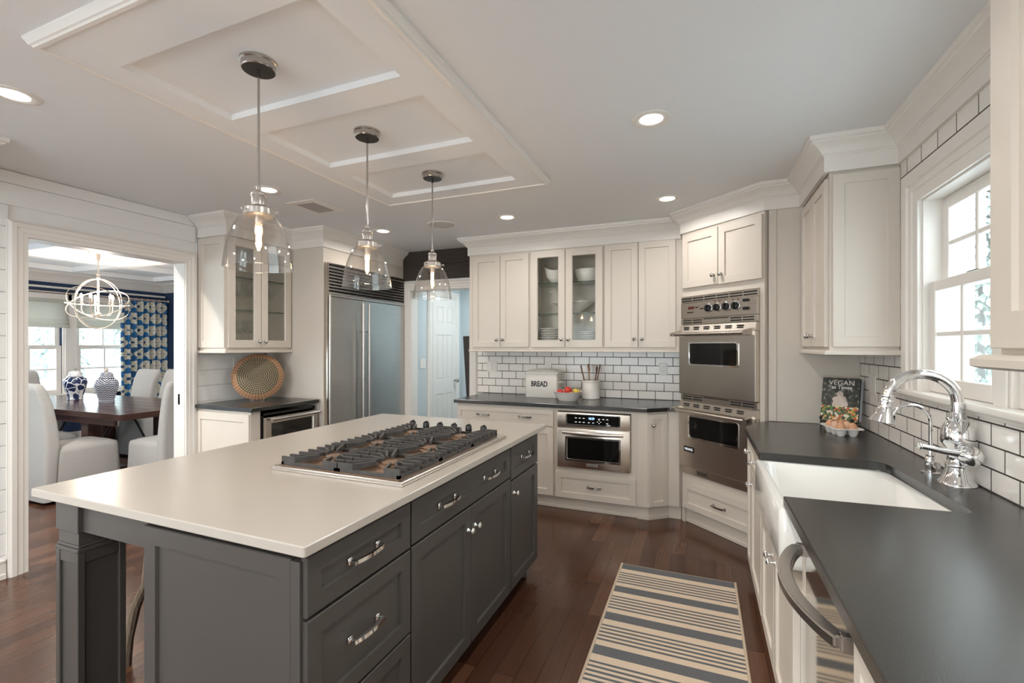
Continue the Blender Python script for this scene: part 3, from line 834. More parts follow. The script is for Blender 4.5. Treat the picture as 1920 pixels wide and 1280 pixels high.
# --- base cabinets on the back wall
t = thing('base_cabinet', 'white base cabinet with one wide two-handled drawer over doors, left of the microwave', 'cabinet', (-2.14, 3.89, 0))
g = G(); g.box(0, .972, 0, .60, .105, .882); obj('body', g, 'white_paint', t)
drawer(t, .008, .954, .714, .856, (.277, .689), rail=.04)
door(t, .008, .479, .112, .702, .44, .62); door(t, .484, .954, .112, .702, .524, .62)
toe(t, 0, .972, .035)
t = thing('microwave_cabinet', 'white base cabinet holding the built-in microwave, with one low drawer', 'cabinet', (-1.167, 3.89, 0))
g = G(); g.box(0, .02, 0, .60, .105, .882); g.box(.642, .6865, 0, .60, .105, .882); g.box(.02, .642, 0, .60, .105, .372); g.box(.02, .642, 0, .60, .857, .882); g.box(.02, .642, .58, .60, .372, .857)
obj('body', g, 'white_paint', t)
drawer(t, .001, .680, .110, .335, (.337,), rail=.05); toe(t, 0, .6865, .035)
t = thing('corner_cabinet', 'narrow white base cabinet with an angled door between the microwave and oven', 'cabinet', (-.48, 3.89, 0))
pl = [(0, 0), (.084, 0), (.232, .118), (.320, .118), (.345, .150), (.72, .58), (0, .60)]
g = G(); g.prism(pl, .105, .882); obj('body', g, 'white_paint', t)
ang = math.atan2(.118, .148)
g = shaker(0, .172, .112, .862, rail=.04); d = obj('door', g, 'white_paint', t, loc=(.080 + .006, -.001 + .004, 0), rot=(0, 0, ang)); knob(.03, .775, -.02, 'nickel', d)
g = G(); g.prism([(0, .028), (.088, .028), (.24, .148), (.335, .148), (.34, .17), (0, .17)], 0, .105); g.prism([(0, .020), (.091, .020), (.243, .140), (.335, .140), (.335, .16), (0, .16)], 0, .028)
obj('toe_board', g, 'white_paint', t)

g = G(); g.prism([(-2.158, 3.845), (-.396, 3.845), (-.247, 3.978), (-.192, 3.978), (.262, 4.509), (-2.158, 4.509)], .8825, .914, .003)
tag(obj('countertop', g, 'black_stone'), 'black stone countertop under the bread box and utensil crock', 'countertop')

# --- corner oven cabinet on the diagonal
ov_rz = math.atan2(OV1.y - OV0.y, OV1.x - OV0.x); OW = (OV1 - OV0).length
t = thing('oven_cabinet', 'tall white cabinet set across the corner around the double oven', 'cabinet', (OV0.x, OV0.y, 0), ov_rz)
g = G()
g.box(0, .006, 0, .56, .12, 2.335); g.box(OW - .034, OW, 0, .56, .12, 2.335); g.box(.006, OW - .034, 0, .56, .12, .395); g.box(.006, OW - .034, 0, .56, 1.812, 2.335); g.box(.006, OW - .034, .54, .56, .395, 1.812)
obj('body', g, 'white_paint', t)
door(t, .018, .362, 1.878, 2.30, .330, 1.945); door(t, .368, .722, 1.872, 2.303, .398, 1.945)
drawer(t, .020, .722, .118, .325, (.371,), rail=.05)
toe(t, .03, OW, .02, h=.118)
g = G(); g.box(.0, .03, -.004, .03, 0, .118); obj('corner_foot', g, 'white_paint', t)
g = G(); g.box(.425, .934, 3.522, 3.54, .916, 2.335); g.box(.43, .47, 3.514, 3.522, .916, 2.324, .002)
tag(obj('tall_side_panel', g, 'white_paint'), 'plain tall white panel closing the corner, behind the cookbook', 'panel')

# --- double oven
t = thing('double_oven', 'stainless double wall oven with four black knobs', 'oven', (OV0.x, OV0.y, 0), ov_rz)
X0, X1 = .008, .694
g = G(); g.box(X0, X1, -.004, .50, .398, 1.809); obj('body', g, 'brushed_steel', t)
def slots(t, g, xs, zs, w, h, y): 
    for x in xs:
        for z in zs: g.box(x - w / 2, x + w / 2, y - .0015, y + .004, z - h / 2, z + h / 2)
g = G(); g.box(X0, X1, -.020, -.004, 1.758, 1.806, .001)
vt = obj('top_vent', g, 'brushed_steel', t)
g = G(); slots(t, g, [X0 + .058 + .114 * k for k in range(6)], (1.772, 1.791), .104, .010, -.020); obj('vent_slot', g, 'dark_void', vt)
g = G(); g.box(X0, X1, -.024, -.004, 1.634, 1.756, .002); cp = obj('control_panel', g, 'brushed_steel', t)
mxk = Matrix.Rotation(R(90), 3, 'X')
for x in (.285, .365, .445, .525):
    g = G(); g.lathe([(.033, 0), (.033, .004), (.029, .005)], 24, (x, -.024, 1.703), mxk, cap0=True, cap1=True); kb = obj('knob', g, 'chrome', cp)
    g = G(); g.lathe([(.027, .004), (.026, .020), (.022, .022), (.0, .022)], 24, (x, -.024, 1.703), mxk); g.box(x - .006, x + .006, -.058, -.046, 1.681, 1.725, .002)
    for q in range(8): a = R(25 + 40 * q)
    obj('knob_grip', g, 'black_plastic', cp)
g = G(); g.box(.085, .145, -.0265, -.022, 1.705, 1.727, .001); dp = obj('display', g, 'led_red', cp)
g = G(); g.box(.076, .135, -.028, -.022, 1.676, 1.684, .001); g.box(.155, .185, -.028, -.022, 1.712, 1.720, .001); g.box(.205, .235, -.028, -.022, 1.700, 1.708, .001)
for z in (1.735, 1.678): g.box(.585, .630, -.036, -.022, z - .010, z + .010, .003)
obj('rocker_switch', g, 'black_plastic', cp)
g = G()
for x in (.345, .385, .500, .545): g.lathe([(.005, 0), (.005, .003), (0, .004)], 10, (x, -.024, 1.748), mxk)
obj('indicator_light', g, 'led_red', cp)
def vent(z0, z1):
    g = G(); g.box(X0, X1, -.024, -.004, z0, z1, .002); o = obj('vent_strip', g, 'brushed_steel', t)
    g = G(); zm = (z0 + z1) / 2; slots(t, g, (X0 + .07, X0 + .17, X1 - .17, X1 - .07), (zm - .009, zm + .009), .088, .009, -.024)
    g.box(X0 + .23, X1 - .23, -.0255, -.02, z1 - .010, z1 - .004); obj('vent_slot', g, 'dark_void', o)
vent(1.586, 1.630); vent(.985, 1.030)
def oven_door(z0, z1, wz0, wz1):
    g = G(); g.box(X0, X1, -.046, -.005, z0, z1 - .055, .004); g.prism([(0, 0)] * 0, 0, 0) if False else None
    g.loft([[(X0, -.046, z1 - .056), (X0, -.005, z1 - .056), (X0, -.005, z1), (X0, -.034, z1)], [(X1, -.046, z1 - .056), (X1, -.005, z1 - .056), (X1, -.005, z1), (X1, -.034, z1)]])
    o = obj('oven_door', g, 'brushed_steel', t)
    g = G(); cx = [X0 + .075 + .098 * k for k in range(6)]
    for x in cx:
        for z in (z1 - .017, z1 - .031): g.box(x - .024, x + .024, -.0455, -.03, z - .0042, z + .0042)
    obj('vent_slot', g, 'dark_void', o)
    wx0, wx1 = .115, .558
    g = G(); lp = lambda i, y: [(x, y, z) for x, z, _ in rrect(wx0 + i, wx1 - i, wz0 + i, wz1 - i, .018, 0)]
    g.loft([lp(-.007, -.046), lp(-.006, -.052), lp(.004, -.052), lp(.007, -.046)], False, False, ring=True); obj('window_frame', g, 'chrome', o)
    g = G(); g.loft([lp(.002, -.044), lp(.002, -.0475)]); obj('window_glass', g, 'oven_glass', o)
    zh = z1 - .070
    g = G(); g.tube([(-.022, -.100, zh), (.665, -.100, zh)], .0135, 14)
    for x in (.012, .665): g.loft([[(x - .016, -.115, zh - .014), (x + .016, -.115, zh - .014), (x + .016, -.115, zh + .014), (x - .016, -.115, zh + .014)], [(x - .016, -.046, zh - .018), (x + .016, -.046, zh - .018), (x + .016, -.044, zh + .032), (x - .016, -.044, zh + .032)]])
    obj('handle', g, 'brushed_steel', o); return o
oven_door(1.036, 1.578, 1.272, 1.440)
d2 = oven_door(.468, .955 + .022, .700, .868)
g = G(); g.box(.062, .165, -.0495, -.045, .583, .625, .002); bd = obj('badge', g, 'black_plastic', d2)
text('VIKING', .027, 'display_badge_glow', t, (.1135, -.0502, .604), FACE, 'badge_lettering', sx=.95)  # self-glow put into the badge letters, which hold no lamp
g = G(); g.box(X0, X1, -.020, -.004, .400, .462, .003); g.box(X0, X1, -.03, -.004, .452, .462, .001); o = obj('base_trim', g, 'brushed_steel', t)
g = G(); slots(t, g, (.22,), (.424, .438), .10, .008, -.020); obj('vent_slot', g, 'dark_void', o)

# --- built-in microwave
t = thing('microwave_oven', 'stainless built-in microwave under the black counter', 'microwave', (-1.143, 3.868, 0))
g = G(); g.box(.0, .614, .0225, .45, .380, .852); 
g.box(-.002, .616, .006, .0215, .376, .852, .002); obj('body', g, 'brushed_steel', t)
g = G(); g.box(0, .614, -.018, .006, .722, .851, .006, 2); cp = obj('control_panel', g, 'brushed_steel', t)
lp = lambda a, b, c, d, y, r=.008: [(x, y, z) for x, z, _ in rrect(a, b, c, d, r, 0)]
g = G(); g.loft([lp(.078, .538, .744, .838, -.017), lp(.078, .538, .744, .838, -.0205), lp(.085, .531, .750, .832, -.0205), lp(.087, .529, .752, .830, -.018)], False, False); obj('panel_bezel', g, 'chrome', cp)
g = G(); g.loft([lp(.084, .532, .749, .833, -.0172), lp(.084, .532, .749, .833, -.0188)]); obj('touch_panel', g, 'oven_glass', cp)
g = G(); g.box(.272, .322, -.0194, -.0182, .794, .817); obj('clock_display', g, 'display_blue', cp) if False else g.bm.free()
text('10:29', .026, 'display_blue', t, (.297, -.0193, .806), FACE, 'clock_digits', sx=.9)
g = G()
for z, row in ((.806, (.165, .198, .232, .362, .397, .430)), (.772, (.165, .198, .232, .276, .312, .430))):
    for x in row: g.box(x - .008, x + .008, -.0194, -.0185, z - .0022, z + .0022)
for dx_, dz_ in ((0, .012), (0, -.012), (-.014, 0), (.014, 0)): g.box(.362 + dx_ - .003, .362 + dx_ + .003, -.0194, -.0185, .782 + dz_ - .003, .782 + dz_ + .003)
g.box(.425, .455, -.0194, -.0185, .757, .7600); obj('touch_key', g, 'display_badge_glow', cp)
g = G(); g.box(0, .614, -.018, .006, .380, .716, .006, 2); dr = obj('oven_door', g, 'brushed_steel', t)
g = G(); g.loft([lp(.072, .540, .440, .646, -.017), lp(.072, .540, .440, .646, -.023), lp(.086, .526, .454, .632, -.023), lp(.090, .522, .458, .628, -.018)], False, False); obj('window_frame', g, 'chrome', dr)
g = G(); g.loft([lp(.084, .528, .452, .634, -.0172), lp(.084, .528, .452, .634, -.019)]); obj('window_glass', g, 'oven_glass', dr)
g = G(); pts = [(.052 + .51 * k / 14, -.034 - .024 * math.sin(PI * k / 14), .682) for k in range(15)]
g.tube(pts, [.012 + .006 * math.sin(PI * k / 14) for k in range(15)], 12); g.cyl((.075, -.018, .682), (.075, -.042, .682), .010); g.cyl((.54, -.018, .682), (.54, -.042, .682), .010); obj('handle', g, 'satin_steel', dr)
g = G(); g.box(.255, .352, -.0205, -.018, .402, .426, .001); obj('nameplate', g, 'satin_steel', dr)
text('KitchenAid', .016, 'black_metal', t, (.3035, -.0207, .414), FACE, 'nameplate_lettering', sx=.95)

# --- right-hand run (faces -x): local x runs towards the camera, local y into the cabinet
RZ = R(-90)
t = thing('base_cabinet', 'white base cabinet between the corner oven and the sink', 'cabinet', (.29, 3.215, 0), RZ)
g = G(); g.box(0, .705, 0, .63, .105, .876); obj('body', g, 'white_paint', t)
door(t, .008, .215, .112, .862, .180, .80, rail=.045, kmat='chrome')
dw = obj('drawer', shaker(.222, .690, .712, .862, rail=.04), 'white_paint', t); knob(.40, .785, -.02, 'chrome', dw)
door(t, .222, .690, .112, .702, .27, .63, kmat='chrome'); toe(t, 0, .705, .045)
t = thing('sink_cabinet', 'white two-door base cabinet beneath the farmhouse sink', 'cabinet', (.29, 2.508, 0), RZ)
g = G(); g.box(0, .826, 0, .62, .105, .640); g.box(.79, .826, 0.012, .62, .64, .876); obj('body', g, 'white_paint', t)
door(t, .008, .405, .112, .632, .372, .57, kmat='chrome'); door(t, .410, .824, .112, .632, .445, .57, kmat='chrome'); toe(t, 0, .826, .045)
t = thing('base_cabinet', 'white base cabinet nearest the camera, right of the dishwasher', 'cabinet', (.29, 1.07, 0), RZ)
g = G(); g.box(0, 1.6, 0, .63, .105, .876); obj('body', g, 'white_paint', t)
for k in range(3): 
    dw = obj('drawer', shaker(.008 + .53 * k, .53 + .53 * k, .712, .862, rail=.04), 'white_paint', t); knob(.26 + .53 * k, .785, -.02, 'chrome', dw)
    door(t, .008 + .53 * k, .53 + .53 * k, .112, .702, .06 + .53 * k, .63, kmat='chrome')
toe(t, 0, 1.6, .045)

g = G()
ctr = [(.258, -.55), (.258, 1.785), (.745, 1.808), (.760, 1.815), (.768, 1.83), (.768, 1.86), (.742, 2.405), (.735, 2.435), (.715, 2.458), (.68, 2.468), (.258, 2.472), (.258, 3.225), (.340, 3.405), (.358, 3.455), (.434, 3.519), (.927, 3.519), (.927, -.55)]
g.prism(ctr, .8775, .914, .003)
tag(obj('countertop', g, 'black_stone'), 'long black stone countertop around the sink by the window', 'countertop')

# farmhouse sink
g = G()
sx0, sx1, sy0, sy1 = .242, .80, 1.752, 2.50
g.loft([rrect(sx0 + .05, sx1 - .02, sy0 + .05, sy1 - .05, .03, .668), rrect(sx0 + .012, sx1, sy0 + .012, sy1 - .012, .03, .680), rrect(sx0, sx1, sy0, sy1, .022, .706), rrect(sx0, sx1, sy0, sy1, .022, .868),
        rrect(sx0 + .008, sx1, sy0 + .008, sy1 - .008, .02, .8765),
        rrect(sx0 + .030, sx1 - .03, sy0 + .026, sy1 - .026, .04, .8765), rrect(sx0 + .038, sx1 - .038, sy0 + .034, sy1 - .034, .05, .868), rrect(sx0 + .05, sx1 - .05, sy0 + .05, sy1 - .05, .06, .72), rrect(sx0 + .10, sx1 - .10, sy0 + .10, sy1 - .10, .06, .690)])
sink = tag(obj('farmhouse_sink', g, 'fireclay', smooth=60), 'white apron-front farmhouse sink set in the black counter', 'sink')
g = G(); mxo = Matrix.Rotation(R(-90), 3, 'Y'); g.lathe([(.012, 0), (.012, .002), (.008, .003), (0, .003)], 18, (sx1 - .0505 - sink.location.x, 1.95 - sink.location.y, .815 - sink.location.z), mxo); obj('overflow_cap', g, 'porcelain', sink, label='small round overflow cover')

# dishwasher
t = thing('dishwasher', 'stainless dishwasher with bowed bar handle reflecting the rug', 'dishwasher', (.308, 1.676, 0), RZ)
g = G(); g.box(.004, .596, .012, .57, .105, .868); obj('body', g, 'satin_steel', t)
g = G(); g.box(.004, .596, -.006, .011, .13, .866, .004); dr = obj('door', g, 'polished_steel', t)
g = G()
zc = .812
pts = [(.075 + .47 * k / 16, -.040 - .062 * math.sin(PI * k / 16) ** .8, zc) for k in range(17)]
g.tube(pts, 0, sq=(.017, .013)); g.tube([(.075, -.006, zc), (.075, -.045, zc)], 0, sq=(.013, .017)); g.tube([(.545, -.006, zc), (.545, -.045, zc)], 0, sq=(.013, .017))
bmesh.ops.bevel(g.bm, geom=list(g.bm.edges), offset=.004, segments=2, affect='EDGES', clamp_overlap=True)
obj('handle', g, 'satin_steel', dr, smooth=50)
g = G(); g.box(.004, .596, .04, .06, .0, .105); obj('kick_plate', g, 'black_metal', t)

# upper cabinets on the window wall
t = thing('wall_cabinet', 'white wall cabinet between the window and the corner oven', 'cabinet', (.63, 3.519, 0), RZ)
g = G(); g.box(0, .632, 0, .296, UZ0 + .012, UZ1); obj('body', g, 'white_paint', t)
door(t, .008, .300, 1.412, 2.30, .270, 1.475); door(t, .305, .615, 1.412, 2.30, .336, 1.475)
g = shaker(0, .285, 1.412, 2.312, rail=.05, t=.012, rec=.005); obj('side_panel', g, 'white_paint', t, loc=(.634, .012, 0), rot=(0, 0, R(90)))
g = G(); g.loft([[(0, -.028, z) , (.66, -.028, z), (.66, .296, z), (0, .296, z)] if i in (1, 2) else [(0, -.014, z), (.646, -.014, z), (.646, .296, z), (0, .296, z)] for i, z in enumerate((1.366, 1.372, 1.384, 1.396))]); obj('bottom_rail', g, 'white_paint', t)
t = thing('wall_cabinet', 'white wall cabinet close to the camera at the right edge', 'cabinet', (.622, 1.368, 0), RZ)
g = G(); g.box(0, .9, 0, .30, UZ0 + .012, UZ1); obj('body', g, 'white_paint', t)
door(t, .0, .44, 1.412, 2.315, rail=.078); door(t, .445, .89, 1.412, 2.315, rail=.078)
g = G(); g.loft([[(-.022, -.046, z), (.9, -.046, z), (.9, .30, z), (-.022, .30, z)] if i in (1, 2) else [(-.012, -.03, z), (.9, -.03, z), (.9, .30, z), (-.012, .30, z)] for i, z in enumerate((1.366, 1.372, 1.388, 1.398))]); obj('bottom_rail', g, 'white_paint', t)

# --- left-hand hutch (faces +x): local x runs away from the camera, local y into the wall
LZ = R(90)
t = thing('wall_cabinet', 'white glass-fronted wall cabinet of stemware on the left wall', 'cabinet', (-3.60, 2.632, 0), LZ)
obj('body', hollow(.65, .318, UZ0, UZ1, .018), 'white_paint', t)
glass_door(t, .012, .318, 1.40, 2.318, .29, 1.452, .062); glass_door(t, .324, .640, 1.40, 2.318, .352, 1.452, .062)
for z in (1.722, 2.0): glass_shelf(t, .02, .63, .03, .30, z)
g = shaker(0, .318, 1.40, 2.315, rail=.055, t=.014, rec=.007); obj('side_panel', g, 'white_paint', t, loc=(-.0, .318, 0), rot=(0, 0, R(-90)))
g = G(); g.box(-.024, .65, -.028, .318, UZ0 - .022, UZ0, .004); obj('bottom_rail', g, 'white_paint', t)
g = G()
for z in (1.50, 1.865): g.box(.628, .640, .004, .03, z - .018, z + .018, .002)
obj('hinge', g, 'nickel', t)
t = thing('base_cabinet', 'white end cabinet under the black counter beside the dining doorway', 'cabinet', (-3.285, 2.612, 0), LZ)
g = G(); g.box(0, .085, 0, .64, .10, .896); obj('body', g, 'white_paint', t)
g = shaker(0, .625, .11, .872, rail=.06, t=.014, rec=.008); obj('side_panel', g, 'white_paint', t, loc=(0, .632, 0), rot=(0, 0, R(-90)))
g = G(); g.box(.0, .085, .03, .05, 0, .10); obj('toe_board', g, 'white_paint', t)
g = G(); g.prism([(-3.925, 2.585), (-3.245, 2.585), (-3.225, 3.262), (-3.925, 3.262)], .897, .930, .003)
tag(obj('countertop', g, 'black_stone'), 'short black stone counter under the woven plate', 'countertop')
# wine cooler
t = thing('wine_cooler', 'under-counter wine cooler with stainless framed glass door', 'wine fridge', (-3.28, 2.70, 0), LZ)
W = .560
g = G(); g.box(0, .02, 0, .55, .06, .868); g.box(W - .02, W, 0, .55, .06, .868); g.box(0, W, 0, .55, .06, .09); g.box(0, W, 0, .55, .85, .868); g.box(0, W, .53, .55, .06, .868); obj('body', g, 'black_plastic', t)
o = obj('door', open_door(.012, W - .006, .10, .835, y=-.004, t=.04, rail=.048), 'brushed_steel', t)
g = G(); g.box(.058, W - .052, -.026, -.020, .146, .79); obj('glass_pane', g, 'cooler_glass', o)
g = G(); g.cyl((.03, -.085, .822), (W - .02, -.085, .822), .014, 16); g.cyl((.07, -.085, .822), (.07, -.04, .822), .010); g.cyl((W - .06, -.085, .822), (W - .06, -.04, .822), .010)
for x in (.04, .055, .09): g.cyl((x, -.085, .822), (x + .006, -.085, .822), .0165, 16)
obj('handle', g, 'satin_steel', o)
for z in (.30, .46, .62, .735):
    g = G(); g.box(.03, W - .03, .02, .035, z - .014, z + .014, .002); g.box(.03, W - .03, .035, .45, z - .006, z)
    obj('rack', g, 'spoon_light', t)
g = G(); g.box(0, W, .03, .05, 0, .06); obj('kick_plate', g, 'black_metal', t)
for k, (yy, lab) in enumerate(((.16, 'left'), (.28, 'middle'), (.40, 'right'))):
    g = G(); mxb = Matrix.Rotation(R(-90), 3, 'Y')
    g.lathe([(.012, 0), (.014, .004), (.014, .07), (.037, .12), (.037, .27), (.034, .275), (0, .275)], 16, (0, 0, 0), mxb, cap0=True)
    o = obj('wine_bottle', g, ('needles', 'dark_bronze', 'needles')[k], loc=(-3.33, 2.70 + yy, .660)); tag(o, 'dark wine bottle lying in the wine cooler, %s of three on its rack' % lab, 'bottle', 'bottles in the wine cooler')

# fridge, its side panel and the panel above
t = thing('fridge_surround', 'tall white panel and header boxing in the stainless fridge', 'cabinet', (-3.205, 3.287, 0), LZ)
g = G(); g.box(0, .018, 0, .71, 0, UZ1); obj('side_panel', g, 'white_paint', t)
g = G(); g.box(.018, 1.225, .0, .71, 2.19, UZ1); obj('header_panel', g, 'white_paint', t)
t = thing('refrigerator', 'built-in stainless side-by-side refrigerator with louvred grille', 'fridge', (-3.195, 3.308, 0), LZ)
W = 1.200
g = G(); g.box(0, W, .01, .66, .02, 2.187); g.box(0, .016, -.024, .01, .1, 2.187); g.box(W - .014, W, -.024, .01, .1, 2.187); g.box(.016, W - .014, -.024, .01, 2.176, 2.187); obj('body', g, 'brushed_steel', t)
for x0, x1, nm in ((.018, .458, 0), (.464, W - .016, 1)):
    g = G(); g.box(x0, x1, -.034, .008, .105, 1.872, .004); d = obj('door', g, 'fridge_steel', t)
    xh = (.416, .506)[nm]
    g = G(); g.cyl((xh, -.085, .30), (xh, -.085, 1.838), .0135, 16); g.cyl((xh, -.085, 1.56), (xh, -.034, 1.56), .007); g.cyl((xh, -.085, .50), (xh, -.034, .50), .007); obj('handle', g, 'satin_steel', d)
g = G(); g.cyl((.012, -.040, .105), (.012, -.040, 1.885), .013, 12); obj('edge_tube', g, 'satin_steel', t)
g = G(); g.box(.016, W - .014, -.006, .004, 1.885, 2.176); gr = obj('grille', g, 'dark_void', t)
for k in range(9):
    z = 1.918 + .0295 * k
    g = G(); g.loft([[(x, -.026, z - .012), (x, -.022, z - .013), (x, -.004, z + .008), (x, -.008, z + .010)] for x in (.016, W - .014)]); obj('louvre', g, 'satin_steel', gr)
g = G(); g.box(.016, W - .014, -.034, .004, 1.876, 1.895, .003); g.box(.016, W - .014, -.028, .004, 1.898, 1.906, .001); obj('grille_rail', g, 'satin_steel', t)
g = G(); g.box(0, W, .02, .04, 0.0, .10); obj('kick_plate', g, 'black_metal', t)

# ------------------------------------------------------------------ kitchen island
t = thing('kitchen_island', 'dark grey kitchen island with drawers, doors and square legs', 'island', (-.965, .925, 0), LZ)
IL = 1.838
g = G(); g.box(0, IL, 0, .636, .088, .856); g.box(-.02, -.0005, -.004, .028, .088, .856); g.box(.035, IL - .03, .035, .60, .8565, .884); obj('body', g, 'grey_paint', t)
g = G(); g.box(.06, IL - .05, .06, .60, 0, .088); obj('toe_kick', g, 'black_metal', t)
def idrawer(x0, x1, z0, z1, hx, hz=None): return drawer(t, x0, x1, z0, z1, hx, 'grey_paint', 'chrome', .125, .05, hz)
a0, a1, b0, b1, c0, c1 = -.011, .453, .463, 1.379, 1.389, 1.828
idrawer(a0, a1, .708, .866, (.218,)); idrawer(a0, a1, .412, .699, (.218,)); idrawer(a0, a1, .092, .404, (.218,))
idrawer(b0, b1, .712, .866, (.72, 1.13)); idrawer(c0, c1, .692, .866, (1.625,))
door(t, b0, .919, .092, .703, .888, .608, 'grey_paint', kmat='chrome'); door(t, .923, b1, .092, .703, .955, .608, 'grey_paint', kmat='chrome')
door(t, c0, c1, .092, .683, 1.425, .615, 'grey_paint', kmat='chrome')
g = shaker(0, .612, .0, .860, rail=.055, t=.018); obj('end_panel', g, 'grey_paint', t, loc=(-.002, .640, 0), rot=(0, 0, R(-90)))
def ileg(x, y):
    """square panelled post; x,y = world corner (min x, min y)"""
    lx, ly = y - .925, -(x + .965)       # local
    w, d = .134, .145
    g = G(); X = lx; Y = ly - w          # local y runs to -x
    g.box(X, X + d, Y, Y + w, .776, .884, .002)
    g.box(X + .006, X + d - .006, Y + .006, Y + w - .006, .732, .776, .001)
    g.box(X + .002, X + d - .002, Y + .002, Y + w - .002, .722, .732, .003)
    g.box(X - .002, X + d + .002, Y - .002, Y + w + .002, .708, .722, .003)
    g.box(X + .010, X + d - .010, Y + .010, Y + w - .010, 0, .708)
    for (u0, u1, v0, v1) in ((X, X + .022, Y, Y + .022), (X + d - .022, X + d, Y, Y + .022), (X, X + .022, Y + w - .022, Y + w), (X + d - .022, X + d, Y + w - .022, Y + w)): g.box(u0, u1, v0, v1, 0, .708, .002)
    for z0, z1 in ((.668, .708), (0, .10)):
        g.box(X + .003, X + d - .003, Y + .003, Y + w - .003, z0, z1, .002)
    return obj('leg', g, 'grey_paint', t)
ileg(-2.098, .905); ileg(-2.098, 2.62)
g = G(); g.box(-.004, .016, .640, 1.000, .779, .884); g.box(.126, 1.695, 1.105, 1.125, .779, .884); g.box(1.80, 1.82, .638, 1.000, .779, .884); obj('apron', g, 'grey_paint', t)
g = G()
for x in (IL - .10,): g.lathe([(.018, 0), (.024, .01), (.020, .03), (.026, .06), (.026, .088)], 14, (x, .045, 0), cap0=True, cap1=True)
obj('foot', g, 'grey_paint', t)
g = G(); g.loft([rrect(-2.196, -.917, .878, 2.836, .008, z) if i in (1, 2) else rrect(-2.193, -.920, .881, 2.833, .008, z) for i, z in enumerate((.8845, .8875, .911, .914))])
tag(obj('island_countertop', g, 'quartz', smooth=30), 'white quartz top of the grey island', 'countertop')

# gas cooktop
t = thing('gas_cooktop', 'stainless gas cooktop with six black cast iron grates on the island', 'cooktop', (-1.301, 1.860, .9142))
hw, hl = .316, .478
g = G(); g.box(-hw, hw, -hl, hl, 0, .016, .003); g.box(-hw - .002, hw + .002, -hl - .002, hl + .002, 0, .005, .001); obj('base_pan', g, 'satin_steel', t)
g = G(); g.box(-hw + .022, hw - .022, -hl + .014, hl - .072, .016, .019, .001); obj('drip_tray', g, 'bronze_burner', t)
GX, GY = (-.146, .146), (-.312, -.018, .276)
def grate(cx, cy):
    g = G(); w, d = .143, .144; zb, zt = .019, .052; th = .0048
    # low perimeter
    g.box(cx - w, cx + w, cy - d, cy - d + .012, zb, zb + .012); g.box(cx - w, cx + w, cy + d - .012, cy + d, zb, zb + .012)
    g.box(cx - w, cx - w + .012, cy - d, cy + d, zb, zb + .012); g.box(cx + w - .012, cx + w, cy - d, cy + d, zb, zb + .012)
    def finger(p0, p1, p2):
        g.loft([[(p[0] + nx * th, p[1] + ny * th, z) for (s, z) in ((1, zlo), (-1, zlo), (-1, zt - dz), (1, zt - dz)) for nx, ny in ((s * nrm[0], s * nrm[1]),)] for p, nrm, zlo, dz in
                ((p0, nr(p0, p1), zb, 0), (p1, nr(p0, p2), zb + .010, 0), (p2, nr(p1, p2), zb + .016, .004))])
    def nr(a, b):
        v = Vector((b[0] - a[0], b[1] - a[1])).normalized(); return (-v.y, v.x)
    for s in (-1, 1):
        # tall end bars with a gap in the middle, bending in towards the burner
        for q in (-1, 1):
            finger((cx + q * w, cy + s * (d - .006)), (cx + q * .075, cy + s * (d - .006)), (cx + q * .034, cy + s * .052))
        # comb of fingers from the outer sides
        for off in (-.098, -.050, 0, .050, .098):
            finger((cx + s * w, cy + off), (cx + s * .094, cy + off * .98), (cx + s * (.034 if abs(off) < .03 else .048), cy + off * .36))
    return obj('grate', g, 'cast_iron', t, smooth=30)
for cx in GX:
    for cy in GY:
        g = G(); g.lathe([(.052, .019), (.050, .026), (.036, .030), (.036, .036), (.030, .039), (.0, .040)], 24, (cx, cy, 0)); obj('burner', g, 'bronze_burner', t)
        grate(cx, cy)
for k in range(6):
    x = -.262 + .092 * k
    g = G(); g.lathe([(.021, .016), (.021, .022), (.018, .024), (.0175, .058), (.015, .062), (0, .062)], 18, (x, .440, 0), cap0=True); g.box(x - .004, x + .004, .424, .456, .058, .068, .002); obj('knob', g, 'black_plastic', t)

# branch-legged stool at the island's far side
t = thing('bar_stool', 'rustic stool with crooked branch legs tucked at the island', 'stool', (-2.17, 1.46, 0))
g = G(); g.lathe([(0, .60), (.165, .60), (.18, .612), (.18, .632), (.17, .642), (0, .642)], 28, (0, 0, 0)); obj('seat', g, 'branch_bark', t)
for sx, sy in ((-1, -1), (1, -1), (1, 1), (-1, 1)):
    g = G(); g.tube([(.19 * sx, .20 * sy, 0), (.185 * sx, .19 * sy, .12), (.150 * sx, .185 * sy, .26), (.120 * sx, .16 * sy, .36), (.115 * sx, .15 * sy, .48), (.10 * sx, .12 * sy, .605)], [.021, .018, .021, .017, .019, .017], 9)
    g.tube([(.140 * sx, .175 * sy, .30), (.12 * sx, .155 * sy, .36), (.095 * sx, .12 * sy, .41)], [.012, .010, .006], 7); obj('leg', g, 'branch_bark', t)

